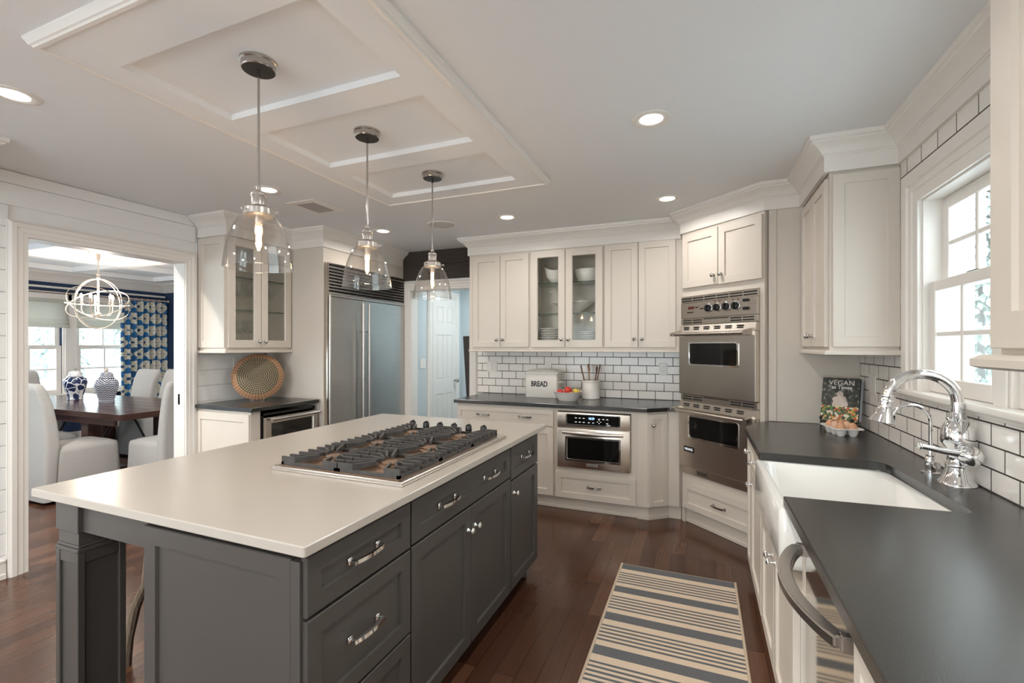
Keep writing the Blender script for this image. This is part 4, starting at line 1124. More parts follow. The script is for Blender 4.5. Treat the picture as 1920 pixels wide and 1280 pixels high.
# ------------------------------------------------------------------ things on the back counter
t = thing('bread_box', 'white enamel box lettered BREAD on the back counter', 'bread box', (-1.435, 4.365, .9145))
bw, bd, bh = .165, .085, .232
g = G(); g.loft([rrect(-bw + .004, bw - .004, -bd + .004, bd - .004, .018, 0), rrect(-bw, bw, -bd, bd, .02, .006), rrect(-bw, bw, -bd, bd, .02, bh)]); obj('body', g, 'enamel', t, smooth=50)
g = G(); g.loft([rrect(-bw - .006, bw + .006, -bd - .006, bd + .006, .022, bh - .004), rrect(-bw - .006, bw + .006, -bd - .006, bd + .006, .022, bh + .010), rrect(-bw + .004, bw - .004, -bd + .004, bd - .004, .02, bh + .018), rrect(-bw + .045, bw - .045, -bd + .022, bd - .022, .02, bh + .038), rrect(-bw + .09, bw - .09, -bd + .045, bd - .045, .02, bh + .043)]); lid = obj('lid', g, 'enamel', t, smooth=60)
g = G(); g.box(-bw - .0065, bw + .0065, -bd - .0067, -bd - .0058, bh - .0045, bh - .0015); obj('rim_line', g, 'grey_cover', lid, label='thin grey line under the lid')
for s in (-1, 1):
    g = G(); g.tube([(s * bw, -.04, .15), (s * (bw + .022), -.036, .15), (s * (bw + .026), 0, .15), (s * (bw + .022), .036, .15), (s * bw, .04, .15)], .0075, 8); obj('handle', g, 'enamel', t)
text('BREAD', .072, 'letter_black', t, (-.018, -bd - .0008, .130), FACE, 'lettering', sx=.76, thick=.0024)

g = G()
prof = [(.0, .002), (.085, .0), (.090, .006), (.112, .045), (.134, .080), (.137, .083), (.131, .083), (.107, .045), (.085, .012), (0, .010)]
g.lathe(prof, 36, (0, 0, 0)); 
for v in g.bm.verts:
    if v.co.z > .04:
        a = math.atan2(v.co.y, v.co.x); f = 1 + .018 * math.cos(8 * a); v.co.x *= f; v.co.y *= f
tag(obj('fruit_bowl', g, 'porcelain', loc=(-1.135, 4.165, .9145), smooth=50), 'white scalloped bowl of apples beside the bread box', 'bowl')
def apple(x, y, z, r, mat, label, seed):
    t = thing('apple', label, 'apple', (x, y, z), 0, 'apples in the white bowl')
    prof = [(r * a, r * b) for a, b in ((.12, -.78), (.35, -.88), (.68, -.74), (.93, -.32), (1.0, .12), (.90, .52), (.62, .80), (.34, .86), (.14, .74), (0, .60))]
    g = G(); g.lathe(prof, 20, cap0=True); obj('body', g, mat, t, smooth=80, rot=(R(15 * math.sin(seed)), R(18 * math.cos(seed)), seed))
    g = G(); g.tube([(0, 0, r * .6), (.004, .002, r * .95), (.010, .004, r * 1.18)], .0022, 6); obj('stem', g, 'bark', t)
for a in ((-1.200, 4.140, .985, .035, 'apple_red', 'red apple at the left of the white bowl', 1.0), (-1.128, 4.150, 1.006, .038, 'apple_red', 'large red apple on top in the middle of the bowl', 2.2),
          (-1.062, 4.190, .990, .036, 'apple_yellow', 'yellow-green apple at the right of the bowl', 3.1), (-1.085, 4.112, .974, .027, 'apple_mixed', 'blush red and yellow apple at the front right of the bowl', 4.4),
          (-1.150, 4.228, .985, .034, 'apple_mixed', 'blush apple at the back of the bowl behind the large red one', 5.3)): apple(*a)
g = G(); g.lathe([(0, .0), (.080, 0), (.084, .004), (.084, .158), (.091, .162), (.091, .174), (.087, .177), (.078, .177), (.075, .17), (.075, .012), (0, .010)], 40)
tag(obj('utensil_crock', g, 'porcelain', loc=(-.968, 4.385, .9145)), 'white ceramic crock holding wooden spoons', 'crock')
def spoon(dx_, dy_, lx, ly, h, mat, bowl, label, rz):
    cx, cy, cz = -.968, 4.385, .930
    base = Vector((cx + dx_, cy + dy_, cz)); top = Vector((cx + lx, cy + ly, cz + h)); d = (top - base)
    t = thing('wooden_spoon', label, 'spoon', base, 0, 'wooden utensils in the crock')
    g = G(); g.tube([(0, 0, 0), d * .5, d * .8], [.006, .0065, .006], 8); obj('handle', g, mat, t)
    q = d.to_track_quat('Z', 'Y').to_matrix() @ Matrix.Rotation(rz, 3, 'Z')
    L = d.length
    if bowl: pr = [(.004, .76), (.010, .80), (.021, .86), (.024, .91), (.020, .96), (.010, .99), (0, 1.0)]
    else: pr = [(.005, .76), (.007, .8), (.0085, .9), (.0075, .98), (0, 1.0)]
    g = G(); g.lathe([(r, z * L) for r, z in pr], 14, (0, 0, 0), q @ Matrix.Diagonal((1, .45 if bowl else .8, 1)), cap0=True); obj('head', g, mat, t)
spoon(-.028, .0, -.098, .0, .300, 'spoon_wood', False, 'thin wooden utensil leaning left in the crock', 0)
spoon(-.012, .025, -.030, .03, .315, 'spoon_wood', True, 'wooden spoon standing second from the left in the crock', .4)
spoon(-.006, -.028, -.012, -.03, .300, 'spoon_light', True, 'pale wooden spoon in the middle of the crock', .2)
spoon(.018, .018, .055, .03, .295, 'spoon_wood', True, 'dark wooden spoon leaning right, second from the right in the crock', -.2)
spoon(.034, -.006, .090, -.01, .315, 'spoon_wood', False, 'long wooden utensil leaning farthest right in the crock', 0)

# wall plates
def plate(x, z, w, label, kind, yy=YB - .0095, h=.116, loc=None, rz=0):
    t = thing('wall_outlet' if kind == 'outlet' else 'light_switch', label, 'outlet' if kind == 'outlet' else 'switch', loc or (x, yy, z), rz)
    g = G(); g.box(-w / 2, w / 2, -.006, 0, -h / 2, h / 2, .002); obj('cover_plate', g, 'enamel', t)
    n = 2 if w > .1 else 1
    for k in range(n):
        cx = (k - (n - 1) / 2) * .046
        if kind == 'outlet':
            for s in (-1, 1):
                g = G(); g.lathe([(.016, 0), (.016, .002), (0, .002)], 16, (cx, -.006, s * .0195), Matrix.Rotation(R(90), 3, 'X')); rc = obj('receptacle', g, 'porcelain', t)
                g = G(); g.box(cx - .007, cx - .005, -.0086, -.0075, s * .0195 - .004, s * .0195 + .004); g.box(cx + .005, cx + .007, -.0086, -.0075, s * .0195 - .004, s * .0195 + .004); obj('slot_pair', g, 'black_plastic', rc)
        else:
            g = G(); g.box(cx - .0165, cx + .0165, -.0085, -.006, -.033, .033, .001); obj('rocker', g, 'porcelain', t)
plate(-2.06, 1.200, .116, 'white double switch plate on the tiles at the left end', 'switch')
plate(-1.434, 1.200, .071, 'white outlet on the tiles just above the bread box', 'outlet')
plate(-.318, 1.203, .071, 'white outlet on the tiles beside the double oven', 'outlet')
plate(0, 0, .116, 'white switch plate on the window wall beside the cookbook', 'switch', loc=(XR - .0095, 3.275, 1.196), rz=R(-90))
plate(0, 0, .116, 'white switch plate on the pale blue hall wall', 'switch', loc=(HX + .0005, 4.80, 1.20), rz=R(90))
plate(0, 0, .071, 'white outlet on the shiplap behind the woven plate', 'outlet', loc=(XL + .0005, 2.98, 1.25), rz=R(90))
g = G(); g.box(-4.01, -3.985, DW[1] - .004, DW[1] + .004, .93, 1.02, .001); tag(obj('door_latch', g, 'black_metal'), 'black pocket door latch on the dining doorway jamb', 'latch')

# dishes behind the glass doors
def at(x): return x
def plates(x, y, z, r, n, label, name='plate'):
    g = G(); g.lathe([(0, .002), (r * .60, 0), (r * .64, .002), (r * .97, .0105), (r, .0125), (r * .99, .0155), (r * .66, .0075), (0, .006)], 36)
    first = None
    for k in range(n):
        lab = label % ('top' if k == n - 1 else 'bottom' if k == 0 else ORD[k] + ' from the bottom')
        if first is None:
            first = tag(obj(name, g, 'porcelain', loc=(x, y, z)), lab, 'plate', 'plates in the glass cabinet')
        else:
            o = first.copy(); C.objects.link(o); o.location = (x + random.uniform(-.002, .002), y, z + .0172 * k); o['label'] = lab
zc = UZ0 + .0205
plates(-1.345, 4.345, zc, .128, 11, 'white plate in the left stack behind glass, %s')
plates(-.965, 4.345, zc, .128, 9, 'white plate in the right stack behind glass, %s')
def lathe_thing(name, prof, mat, loc, label, cat, group=None, sx=1, sy=1, n=32, tilt=None):
    g = G(); g.lathe(prof, n)
    for v in g.bm.verts: v.co.x *= sx; v.co.y *= sy
    if tilt:
        for v in g.bm.verts:
            if v.co.z > .02: v.co.z += tilt * (v.co.x / .12) ** 2 * v.co.z / .1
    o = obj(name, g, mat, loc=loc, smooth=60); return tag(o, label, cat, group)
lathe_thing('serving_dish', [(0, .003), (.06, 0), (.075, .006), (.115, .05), (.135, .112), (.139, .116), (.132, .114), (.11, .054), (.07, .014), (0, .012)], 'porcelain', (-1.275, 4.335, 2.0155), 'white scooped serving dish with raised ends on the top glass shelf', 'dish', tilt=.045)
lathe_thing('serving_dish', [(0, .003), (.08, 0), (.10, .008), (.128, .08), (.134, .118), (.138, .122), (.130, .120), (.122, .08), (.09, .018), (0, .014)], 'porcelain', (-.975, 4.335, 2.0155), 'white rounded rectangular bowl on the top glass shelf', 'dish', sx=1.02, sy=.8)
lathe_thing('serving_bowl', [(0, .004), (.05, 0), (.06, .004), (.12, .05), (.20, .098), (.235, .102), (.235, .106), (.195, .102), (.115, .056), (.055, .012), (0, .012)], 'porcelain', (-1.125, 4.338, 1.7255), 'wide-rimmed white serving bowl on the middle glass shelf', 'bowl', sx=1, sy=.58)
lathe_thing('cup', [(0, .003), (.028, 0), (.032, .004), (.045, .05), (.050, .066), (.047, .066), (.042, .05), (.028, .010), (0, .008)], 'porcelain', (-1.045, 4.345, 1.8345 - .05), 'white cup standing in the wide-rimmed bowl, at the right', 'cup')
lathe_thing('cup', [(0, .003), (.028, 0), (.032, .004), (.042, .042), (.046, .056), (.043, .056), (.038, .042), (.028, .010), (0, .008)], 'porcelain', (-1.185, 4.345, 1.8345 - .05), 'smaller white cup standing in the wide-rimmed bowl, at the left', 'cup')

# stemware in the hutch
def wine_glass(h, r, name='wine_glass'):
    g = G(); g.lathe([(0, .001), (.034, 0), (.034, .0015), (.008, .006), (.0035, .012), (.0032, h * .46), (.006, h * .49), (r * .62, h * .56), (r, h * .70), (r * .98, h * .82), (r * .76, h), (r * .74, h), (r * .95, h * .82), (r * .97, h * .70), (r * .58, h * .575), (0, h * .51)], 20)
    return g
gm = obj('wine_glass', wine_glass(.235, .042), 'wine_glass_clear', loc=(0, 0, 0), smooth=60)
gl = obj('wine_glass', wine_glass(.245, .052), 'wine_glass_clear', loc=(0, 0, 0), smooth=60)
gf = obj('champagne_flute', wine_glass(.24, .024), 'wine_glass_clear', loc=(0, 0, 0), smooth=60)
def place(src, used, x, y, z, label, group):
    o = src if not used else src.copy()
    if used: C.objects.link(o)
    o.location = (x, y, z); tag(o, label, 'glass', group); return o
c = 0
for row, x in (('front', -3.70), ('back', -3.82)):
    for k in range(5): place(gm, c > 0, x, 2.715 + .108 * k + (.04 if row == 'back' else 0), 1.7265, 'stemmed wine glass on the middle glass shelf, %s row, %s from the left' % (row, ORD[k]), 'wine glasses on the middle shelf'); c += 1
c = 0
for row, x in (('front', -3.70), ('back', -3.83)):
    for k in range(3): place(gl, c > 0, x, 2.725 + .122 * k + (.05 if row == 'back' else 0), UZ0 + .0215, 'large balloon wine glass on the cabinet floor, %s row, %s from the left' % (row, ORD[k]), 'wine glasses on the cabinet floor'); c += 1
for k in range(5): place(gf, k > 0, -3.74 - .03 * (k % 2), 2.71 + .105 * k, 2.0045, 'slim champagne flute on the top glass shelf, %s from the left' % ORD[k], 'flutes on the top shelf')

# woven plate on its stand
nrm = Vector((.76, -.65, 0)); rzp = math.atan2(nrm.x, -nrm.y)     # local -y faces the room
t = thing('plate_stand', 'small chrome plate easel under the woven plate', 'stand', (-3.665, 2.985, .9305), rzp)
g = G()
for s in (-1, 1):
    g.tube([(s * .05, -.055, .016), (s * .05, -.055, .003), (s * .05, .02, .003), (s * .05, .075, .003)], .003, 6); g.tube([(s * .05, .02, .003), (s * .042, .075, .20)], .003, 6)
g.tube([(-.05, .06, .003), (.05, .06, .003)], .003, 6); obj('wire_frame', g, 'chrome', t)
g = G(); g.lathe([(0, .012), (.155, .006), (.165, .002), (.196, -.020), (.207, -.026), (.209, -.022), (.200, -.012), (.168, .012), (.155, .016), (0, .022)], 48)
wp = obj('woven_plate', g, 'woven_rattan', loc=(-3.665, 2.985, .9305), smooth=60)
wp.rotation_euler = (Matrix.Rotation(rzp, 3, 'Z') @ Matrix.Rotation(R(-12), 3, 'X') @ Matrix.Rotation(R(90), 3, 'X') @ Matrix.Diagonal((1, 1, 1))).to_euler()
wp.location = Vector((-3.665, 2.985, .9305)) + Matrix.Rotation(rzp, 3, 'Z') @ Vector((0, .004, .2155))
tag(wp, 'large round woven rattan plate standing on the short black counter', 'plate')

# ------------------------------------------------------------------ sink fittings, eggs and books
t = thing('kitchen_faucet', 'large chrome gooseneck faucet with bell-shaped spray head', 'faucet', (.868, 2.175, .9142))
g = G(); g.lathe([(.056, 0), (.056, .004), (.046, .016), (.036, .050), (.033, .064), (.035, .066), (.035, .074), (.031, .078), (.029, .09), (.031, .13), (.046, .150), (.048, .165), (.046, .20), (.034, .225), (.030, .232), (.033, .238), (.026, .246), (.022, .262)], 32, cap0=True, cap1=True); obj('body', g, 'chrome', t, smooth=50)
pts = [(0, 0, .25), (0, 0, .300)]
for k in range(0, 15): a = R(180 * k / 14 * .98); pts.append((-.104 + .104 * math.cos(a), 0, .300 + .104 * math.sin(a) * .95))
g = G(); g.tube(pts, .0185, 18); obj('spout', g, 'chrome', t, smooth=60)
e = Vector(pts[-1]); dd = (Vector(pts[-1]) - Vector(pts[-2])).normalized(); q = dd.to_track_quat('Z', 'Y').to_matrix()
g = G(); g.lathe([(.0225, -.012), (.0235, -.004), (.0205, .002), (.0225, .010), (.0235, .014), (.022, .018), (.024, .04), (.030, .068), (.041, .090), (.042, .094), (.036, .096), (0, .096)], 28, e, q, cap0=True); obj('spray_head', g, 'chrome', t, smooth=50)
g = G(); g.tube([(.0, -.02, .118), (.005, -.055, .118), (.006, -.075, .118)], [.026, .030, .026], 20); g.sphere((.006, -.070, .118), .036, 20); obj('valve_ball', g, 'chrome', t, smooth=60)
g = G(); g.tube([(-.010, -.070, .124), (-.06, -.066, .128), (-.115, -.060, .138), (-.128, -.059, .140)], [.016, .012, .009, .010], 14); g.sphere((-.130, -.059, .140), .012, 12); obj('lever', g, 'chrome', t, smooth=60)

t = thing('water_dispenser', 'slim chrome filtered-water tap beside the gooseneck faucet', 'faucet', (.845, 2.325, .9142))
g = G(); g.lathe([(.030, 0), (.030, .004), (.016, .007), (.015, .02), (.017, .024), (.017, .060), (.013, .066), (.016, .072), (.010, .084), (.009, .10)], 24, cap0=True, cap1=True); obj('body', g, 'chrome', t, smooth=50)
pts = [(0, 0, .09), (0, 0, .205)]
for k in range(13): a = R(165 * k / 12); pts.append((-.062 + .062 * math.cos(a), 0, .205 + .062 * math.sin(a)))
g = G(); g.tube(pts, .0068, 12); obj('spout', g, 'chrome', t, smooth=60)
g = G(); g.cyl(pts[-1], Vector(pts[-1]) + Vector((-.002, 0, -.022)), .0095, 14); obj('spout_tip', g, 'black_plastic', t)
g = G(); g.tube([(.0, -.012, .042), (.0, -.055, .042)], [.010, .013], 14); obj('lever', g, 'chrome', t, smooth=60)

t = thing('egg_tray', 'white ceramic tray of brown eggs in front of the cookbook', 'egg tray', (.745, 3.155, .9142), R(12))
g = G(); tw, tl = .060, .090
cups = [(x, y) for x in (-.030, .030) for y in (-.060, 0, .060)]
g.loft([rrect(-tw - .012, tw + .012, -tl - .012, tl + .012, .016, z) for z in (.040, .046)] + [rrect(-tw - .008, tw + .008, -tl - .008, tl + .008, .016, .046), rrect(-tw - .004, tw + .004, -tl - .004, tl + .004, .016, .038)])
obj('rim', g, 'porcelain', t)
for x, y in cups:
    g = G(); g.lathe([(0, 0), (.016, 0), (.022, .010), (.029, .040), (.027, .040), (.018, .012), (0, .009)], 16, (x, y, 0)); obj('cup', g, 'porcelain', t)
egg = None
names = {(-.030, -.060): 'nearest egg at the left front of the tray', (.030, -.060): 'nearest egg at the right front of the tray', (-.030, 0): 'middle egg on the left of the tray', (.030, 0): 'middle egg on the right of the tray', (-.030, .060): 'rear egg on the left of the tray', (.030, .060): 'rear egg on the right of the tray'}
rot = Matrix.Rotation(R(12), 3, 'Z')
for k, (x, y) in enumerate(cups):
    p = Vector((.745, 3.155, 0)) + rot @ Vector((x, y, 0))
    g = G(); prof = []
    for i in range(13):
        a = PI * i / 12; zz = -math.cos(a); prof.append((.0225 * math.sin(a) * (1 - .10 * zz), .029 * zz + .029))
    g.lathe(prof, 20)
    o = obj('egg', g, ('egg_brown', 'egg_pale')[k % 3 == 1], loc=(p.x, p.y, .9142 + .018), smooth=80); tag(o, 'brown ' + names[(x, y)], 'egg', 'eggs in the white tray')

bk = R(-27)
t = thing('book_stand', 'black metal scroll stand holding the cookbook', 'stand', (.782, 3.372, .9142), bk)
g = G(); g.tube([(-.085, -.030, 0), (-.085, -.030, .055)], .004, 8); g.tube([(.075, -.030, 0), (.075, -.030, .055)], .004, 8); g.box(-.09, .09, -.030, .03, .030, .037, .001)
g.sphere((-.085, -.030, .060), .010, 10); g.sphere((.075, -.030, .060), .010, 10)
for s in (-1, 1): g.tube([(s * .05, .03, .033), (s * .05, .058, .033), (s * .05, .066, .05)], .004, 6); g.tube([(s * .05, .058, .033), (s * .05, .075, .0)], .004, 6)
obj('frame', g, 'black_metal', t)
def book(name, loc, rz, w, h, th, cov, label, tilt=-15):
    t = thing(name, label, 'book', loc, 0); t.rotation_euler = (Matrix.Rotation(rz, 3, 'Z') @ Matrix.Rotation(R(tilt), 3, 'X')).to_euler()
    g = G(); g.box(-w / 2, w / 2, 0, .003, 0, h); obj('front_cover', g, cov, t)
    g = G(); g.box(-w / 2, w / 2, th - .003, th, 0, h); g.box(-w / 2, -w / 2 + .003, .003, th - .003, 0, h); obj('back_cover', g, 'black_plastic' if cov == 'cookbook_cover' else cov, t)
    g = G(); g.box(-w / 2 + .004, w / 2 - .004, .0032, th - .0032, .004, h - .004); obj('pages', g, 'porcelain', t); return t
t = book('cookbook', (.778, 3.360, .9600), bk, .195, .268, .022, 'cookbook_cover', 'cookbook titled VEGAN at Times leaning on a black stand')
text('VEGAN', .041, 'letter_white', t, (.003, -.0006, .236), FACE, 'title', sx=1.0); text('at Times', .030, 'letter_white', t, (.005, -.0006, .208), FACE, 'title', thick=.0006)
t = book('recipe_book', (.806, 3.378, .9640), bk, .175, .255, .024, 'grey_cover', 'thick grey book standing behind the cookbook')

# ------------------------------------------------------------------ striped rug
g = G(); g.box(-.462, .186, .75, 3.052, .001, .009); o = obj('striped_rug', g, 'striped_rug_weave', keep=True); tag(o, 'cream and slate blue striped runner rug by the sink', 'rug')
for x0, x1 in ((-.476, -.462), (.186, .200)):
    g = G(); g.box(x0, x1, .75, 3.060, .001, .010, .003); obj('bound_edge', g, 'rug_fringe', o)

# ------------------------------------------------------------------ ceiling lights and fittings
def pendant(x, y, label):
    t = thing('pendant_lamp', label, 'pendant', (x, y, 0), 0, 'glass pendants over the island')
    zr, zt = 1.712, 1.905
    g = G(); g.lathe([(.0, CEIL), (.066, CEIL), (.066, CEIL - .008), (.060, CEIL - .012), (.060, CEIL - .030), (.057, CEIL - .034)], 36, cap1=False); obj('canopy', g, 'nickel', t)
    g = G(); g.lathe([(.0572, CEIL - .0335), (.0, CEIL - .0335)], 36); g.lathe([(.007, CEIL - .033), (.007, CEIL - .058), (.004, CEIL - .06)], 12); obj('canopy_disc', g, 'dark_bronze', t)
    g = G(); g.cyl((0, 0, CEIL - .055), (0, 0, 2.015), .0045, 10); obj('stem', g, 'nickel', t)
    g = G(); g.lathe([(.008, 2.02), (.009, 2.008), (.014, 2.004), (.026, 1.994), (.027, 1.986), (.023, 1.982), (.025, 1.979), (.025, 1.950), (.031, 1.946), (.046, 1.940), (.052, 1.935), (.053, 1.912), (.048, 1.908), (.0, 1.908)], 32); obj('socket_cap', g, 'satin_steel', t)
    for k in range(3):
        a = R(30 + 120 * k); g = G(); g.cyl((.050 * math.cos(a), .050 * math.sin(a), 1.923), (.066 * math.cos(a), .066 * math.sin(a), 1.923), .004, 8); g.sphere((.067 * math.cos(a), .067 * math.sin(a), 1.923), .007, 8); obj('thumb_screw', g, 'chrome', t)
    oz = lambda f: zr + (1.918 - zr) * f
    out = [(.120, 0), (.1188, .08), (.1165, .18), (.1125, .31), (.107, .44), (.1005, .56), (.0925, .67), (.084, .77), (.075, .86), (.066, .925), (.057, .97), (.049, .993), (.045, 1.0)]
    prof = [(r, oz(f)) for r, f in out] + [(r - .003, oz(f)) for r, f in reversed(out)] + [(.120, oz(0))]
    g = G(); g.lathe(prof, 56); obj('glass_shade', g, 'shade_glass', t, smooth=60)
    g = G(); g.lathe([(.1205, oz(0) - .0012), (.1212, oz(0) + .0008), (.1195, oz(0) + .0022), (.1168, oz(0) + .001), (.1175, oz(0) - .001)], 56); obj('glass_rim', g, 'wine_glass_clear', t, smooth=80)
    g = G(); g.cyl((0, 0, 1.908), (0, 0, 1.878), .014, 16); b = obj('bulb_socket', g, 'satin_steel', t)
    g = G(); g.lathe([(.012, 1.88), (.0145, 1.872), (.0165, 1.84), (.0165, 1.800), (.012, 1.783), (.004, 1.776), (0, 1.775)], 20); obj('bulb', g, 'bulb_glass', t, smooth=70)
    g = G()
    for k in range(5):
        a = 2 * PI * k / 5; g.tube([(.004 * math.cos(a), .004 * math.sin(a), 1.865), (.0085 * math.cos(a), .0085 * math.sin(a), 1.828), (.0075 * math.cos(a + .6), .0075 * math.sin(a + .6), 1.793)], .0016, 5)
    obj('filament', g, 'filament', t)
    lamp('pendant_light', 'POINT', (0, 0, 1.815), PEND_W, (1.0, .74, .48), parent=t, shadow_soft_size=.016)
for y, l in ((1.268, 'nearest of the three clear glass bell pendants over the island'), (1.887, 'middle of the three clear glass bell pendants over the island'), (2.500, 'farthest of the three clear glass bell pendants over the island')): pendant(-1.553, y, l)

def downlight(x, y, label, power=DOWN_W, z=CEIL, color=WARM, r=.052):
    t = thing('recessed_light', label, 'ceiling light', (x, y, z), 0, 'recessed ceiling lights')
    g = G(); g.lathe([(r + .036, 0), (r + .036, -.003), (r + .030, -.006), (r + .004, -.004), (r, -.001)], 36); obj('trim_ring', g, 'trim_paint', t)
    g = G(); g.lathe([(r + .002, -.0022), (0, -.0022)], 36); obj('lens', g, 'downlight_glow', t)
    lamp('downlight', 'AREA', (0, 0, -.012), power, color, parent=t, shape='DISK', size=.10, spread=R(160))
DL = [(-2.729, 1.036, 'recessed ceiling light at the left, nearest the camera'), (-2.765, 2.331, 'recessed ceiling light behind the nearest pendant, above the hutch'), (-2.761, 3.577, 'recessed ceiling light in front of the refrigerator'),
      (-1.499, 3.583, 'recessed ceiling light in front of the glass-door cabinet'), (-.216, 2.289, 'large-looking recessed ceiling light over the rug'), (-.224, 3.569, 'recessed ceiling light in front of the corner oven')]
for a in DL: downlight(*a)
for x, y, p in ((-.22, .9, 5), (-.22, -.5, 9), (-2.75, -.5, 19), (-1.5, -1.2, 19), (-.22, -1.9, 20), (-2.75, -1.9, 24)): downlight(x, y, 'added fill light in the ceiling, out of view', p)  # unseen lamps added to lift the kitchen's overall brightness
downlight(-8.05, 4.72, 'recessed light in the dining room ceiling', 38, CEIL)
for x, y in ((-4.40, 1.2), (-8.4, 1.2), (-4.45, 4.95)): downlight(x, y, 'added fill light in a dining room corner, not in view', 38, CEIL)  # extra lamps added out of view to brighten the dining room
downlight(-2.2, 5.2, 'added hall ceiling light standing in for daylight', 13, CEIL, (.86, .96, 1.0))  # added lamp, tinted cool to imitate daylight in the hall

t = thing('ceiling_speaker', 'round flush speaker in the ceiling beyond the last pendant', 'speaker', (-2.13, 3.585, CEIL))
g = G(); g.lathe([(.128, 0), (.128, -.005), (.122, -.007), (.118, -.004)], 40); obj('ring', g, 'trim_paint', t)
g = G(); g.lathe([(.119, -.004), (.06, -.006), (0, -.0065)], 40); obj('mesh_cover', g, 'speaker_mesh', t)
t = thing('ceiling_vent', 'rectangular white ceiling air vent above the hutch', 'vent', (-2.77, 2.765, CEIL))
vw, vl = .135, .165
g = G(); g.loft([[(x * vw, y * vl, z) for x, y in ((-1, -1), (1, -1), (1, 1), (-1, 1))] for z in (0, -.004)] + [[(x * (vw - .042), y * (vl - .042), -.010) for x, y in ((-1, -1), (1, -1), (1, 1), (-1, 1))], [(x * (vw - .045), y * (vl - .045), -.002) for x, y in ((-1, -1), (1, -1), (1, 1), (-1, 1))]], False, False); obj('frame', g, 'trim_paint', t)
g = G(); g.box(-vw + .04, vw - .04, -vl + .04, vl - .04, -.003, -.001); obj('duct', g, 'dark_void', t)
for k in range(7):
    x = -.074 + .0245 * k; g = G(); g.loft([[(x - .004, y, -.008), (x + .006, y, -.0085), (x + .006, y, -.0105), (x - .004, y, -.010)] for y in (-vl + .045, vl - .045)]); obj('slat', g, 'trim_paint', t)

# ------------------------------------------------------------------ dining room
t = thing('dining_table', 'dark wood trestle dining table seen through the doorway', 'table', (-6.50, 3.21, 0))
g = G()
for k in range(6): g.box(-1.25, 1.25, -.53 + .1766 * k, -.53 + .1766 * (k + 1) - .003, .705, .760, .003)
for s in (-1, 1): g.box(s * 1.25, s * 1.40, -.535, .535, .700, .760, .003)
obj('tabletop', g, 'table_wood', t)
g = G(); g.box(-1.2, 1.2, -.48, -.45, .63, .705, .003); g.box(-1.2, 1.2, .45, .48, .63, .705, .003); obj('apron', g, 'table_wood', t)
for sx in (-1, 1):
    g = G(); g.box(sx * .545 - .065, sx * .545 + .065, -.41, .41, .625, .704, .004); obj('cross_beam', g, 'table_wood', t)
    g = G(); g.box(sx * .545 - .065, sx * .545 + .065, -.40, .40, 0, .09, .004); obj('trestle_foot', g, 'table_wood', t)
    for sy in (-1, 1):
        g = G(); g.box(sx * .545 - .062, sx * .545 + .062, sy * .345 - .063, sy * .345 + .063, .09, .63, .004); obj('leg', g, 'table_wood', t)
        g = G(); g.tube([(sx * .50, sy * .25, .20), (sx * .05, sy * .25, .69)], .012, 8); obj('iron_brace', g, 'black_metal', t)
for yy in (-.16, .16):
    g = G(); g.lathe([(.014, 0), (.014, .004), (0, .008)], 12, (1.40, yy, .728), Matrix.Rotation(R(90), 3, 'Y')); obj('bolt', g, 'black_metal', t)

def slip_chair(label):
    """linen-covered parsons chair; faces +y (back at y = -0.28)"""
    t = thing('dining_chair', label, 'chair', (0, 0, 0), 0, 'slipcovered chairs round the dining table')
    g = G(); g.loft([rrect(-.255, .255, -.25, .27, .05, .025), rrect(-.245, .245, -.245, .26, .05, .25), rrect(-.24, .24, -.24, .255, .05, .44), rrect(-.235, .235, -.235, .25, .06, .475), rrect(-.20, .20, -.21, .21, .07, .495), rrect(-.10, .10, -.12, .11, .05, .502)])
    for v in g.bm.verts:
        if v.co.z < .3:
            a = math.atan2(v.co.y, v.co.x); v.co.x *= 1 + .02 * math.sin(9 * a); v.co.y *= 1 + .02 * math.cos(7 * a)
    obj('seat_skirt', g, 'linen', t, smooth=60)
    g = G(); loops = []
    for z, y0, y1, w in ((.03, -.335, -.235, .255), (.30, -.325, -.225, .25), (.50, -.315, -.205, .245), (.72, -.325, -.225, .24), (.90, -.345, -.255, .235), (1.02, -.375, -.295, .23), (1.065, -.385, -.315, .222), (1.08, -.375, -.33, .20)): loops.append(rrect(-w, w, y0, y1, min(.035, (y1 - y0) * .45), z))
    g.loft(loops); obj('backrest_cover', g, 'linen', t, smooth=60)
    for sx in (-1, 1):
        for sy in (-.22, .20):
            g = G(); g.cyl((sx * .21, sy, 0), (sx * .21, sy, .06), .016, 10); obj('leg', g, 'table_wood', t)
    return t
ch = slip_chair('linen slipcovered chair at the left, nearest the doorway, its back to the camera side')
ch.location = (-5.60, 2.56, 0)
dup(ch, (-6.40, 2.60, 0), 0, 'linen slipcovered chair tucked in beyond the nearest left chair, mostly hidden')
dup(ch, (-7.42, 3.91, 0), R(180), 'linen slipcovered chair below the curtain, left of the far pair')
dup(ch, (-6.78, 3.91, 0), R(180), 'linen slipcovered chair below the curtain, right of the far pair')
dup(ch, (-5.02, 3.06, 0), R(90), 'linen slipcovered chair at the table end beside the right door jamb')
dup(ch, (-7.95, 3.16, 0), R(-90), 'linen slipcovered chair at the far table end by the window')

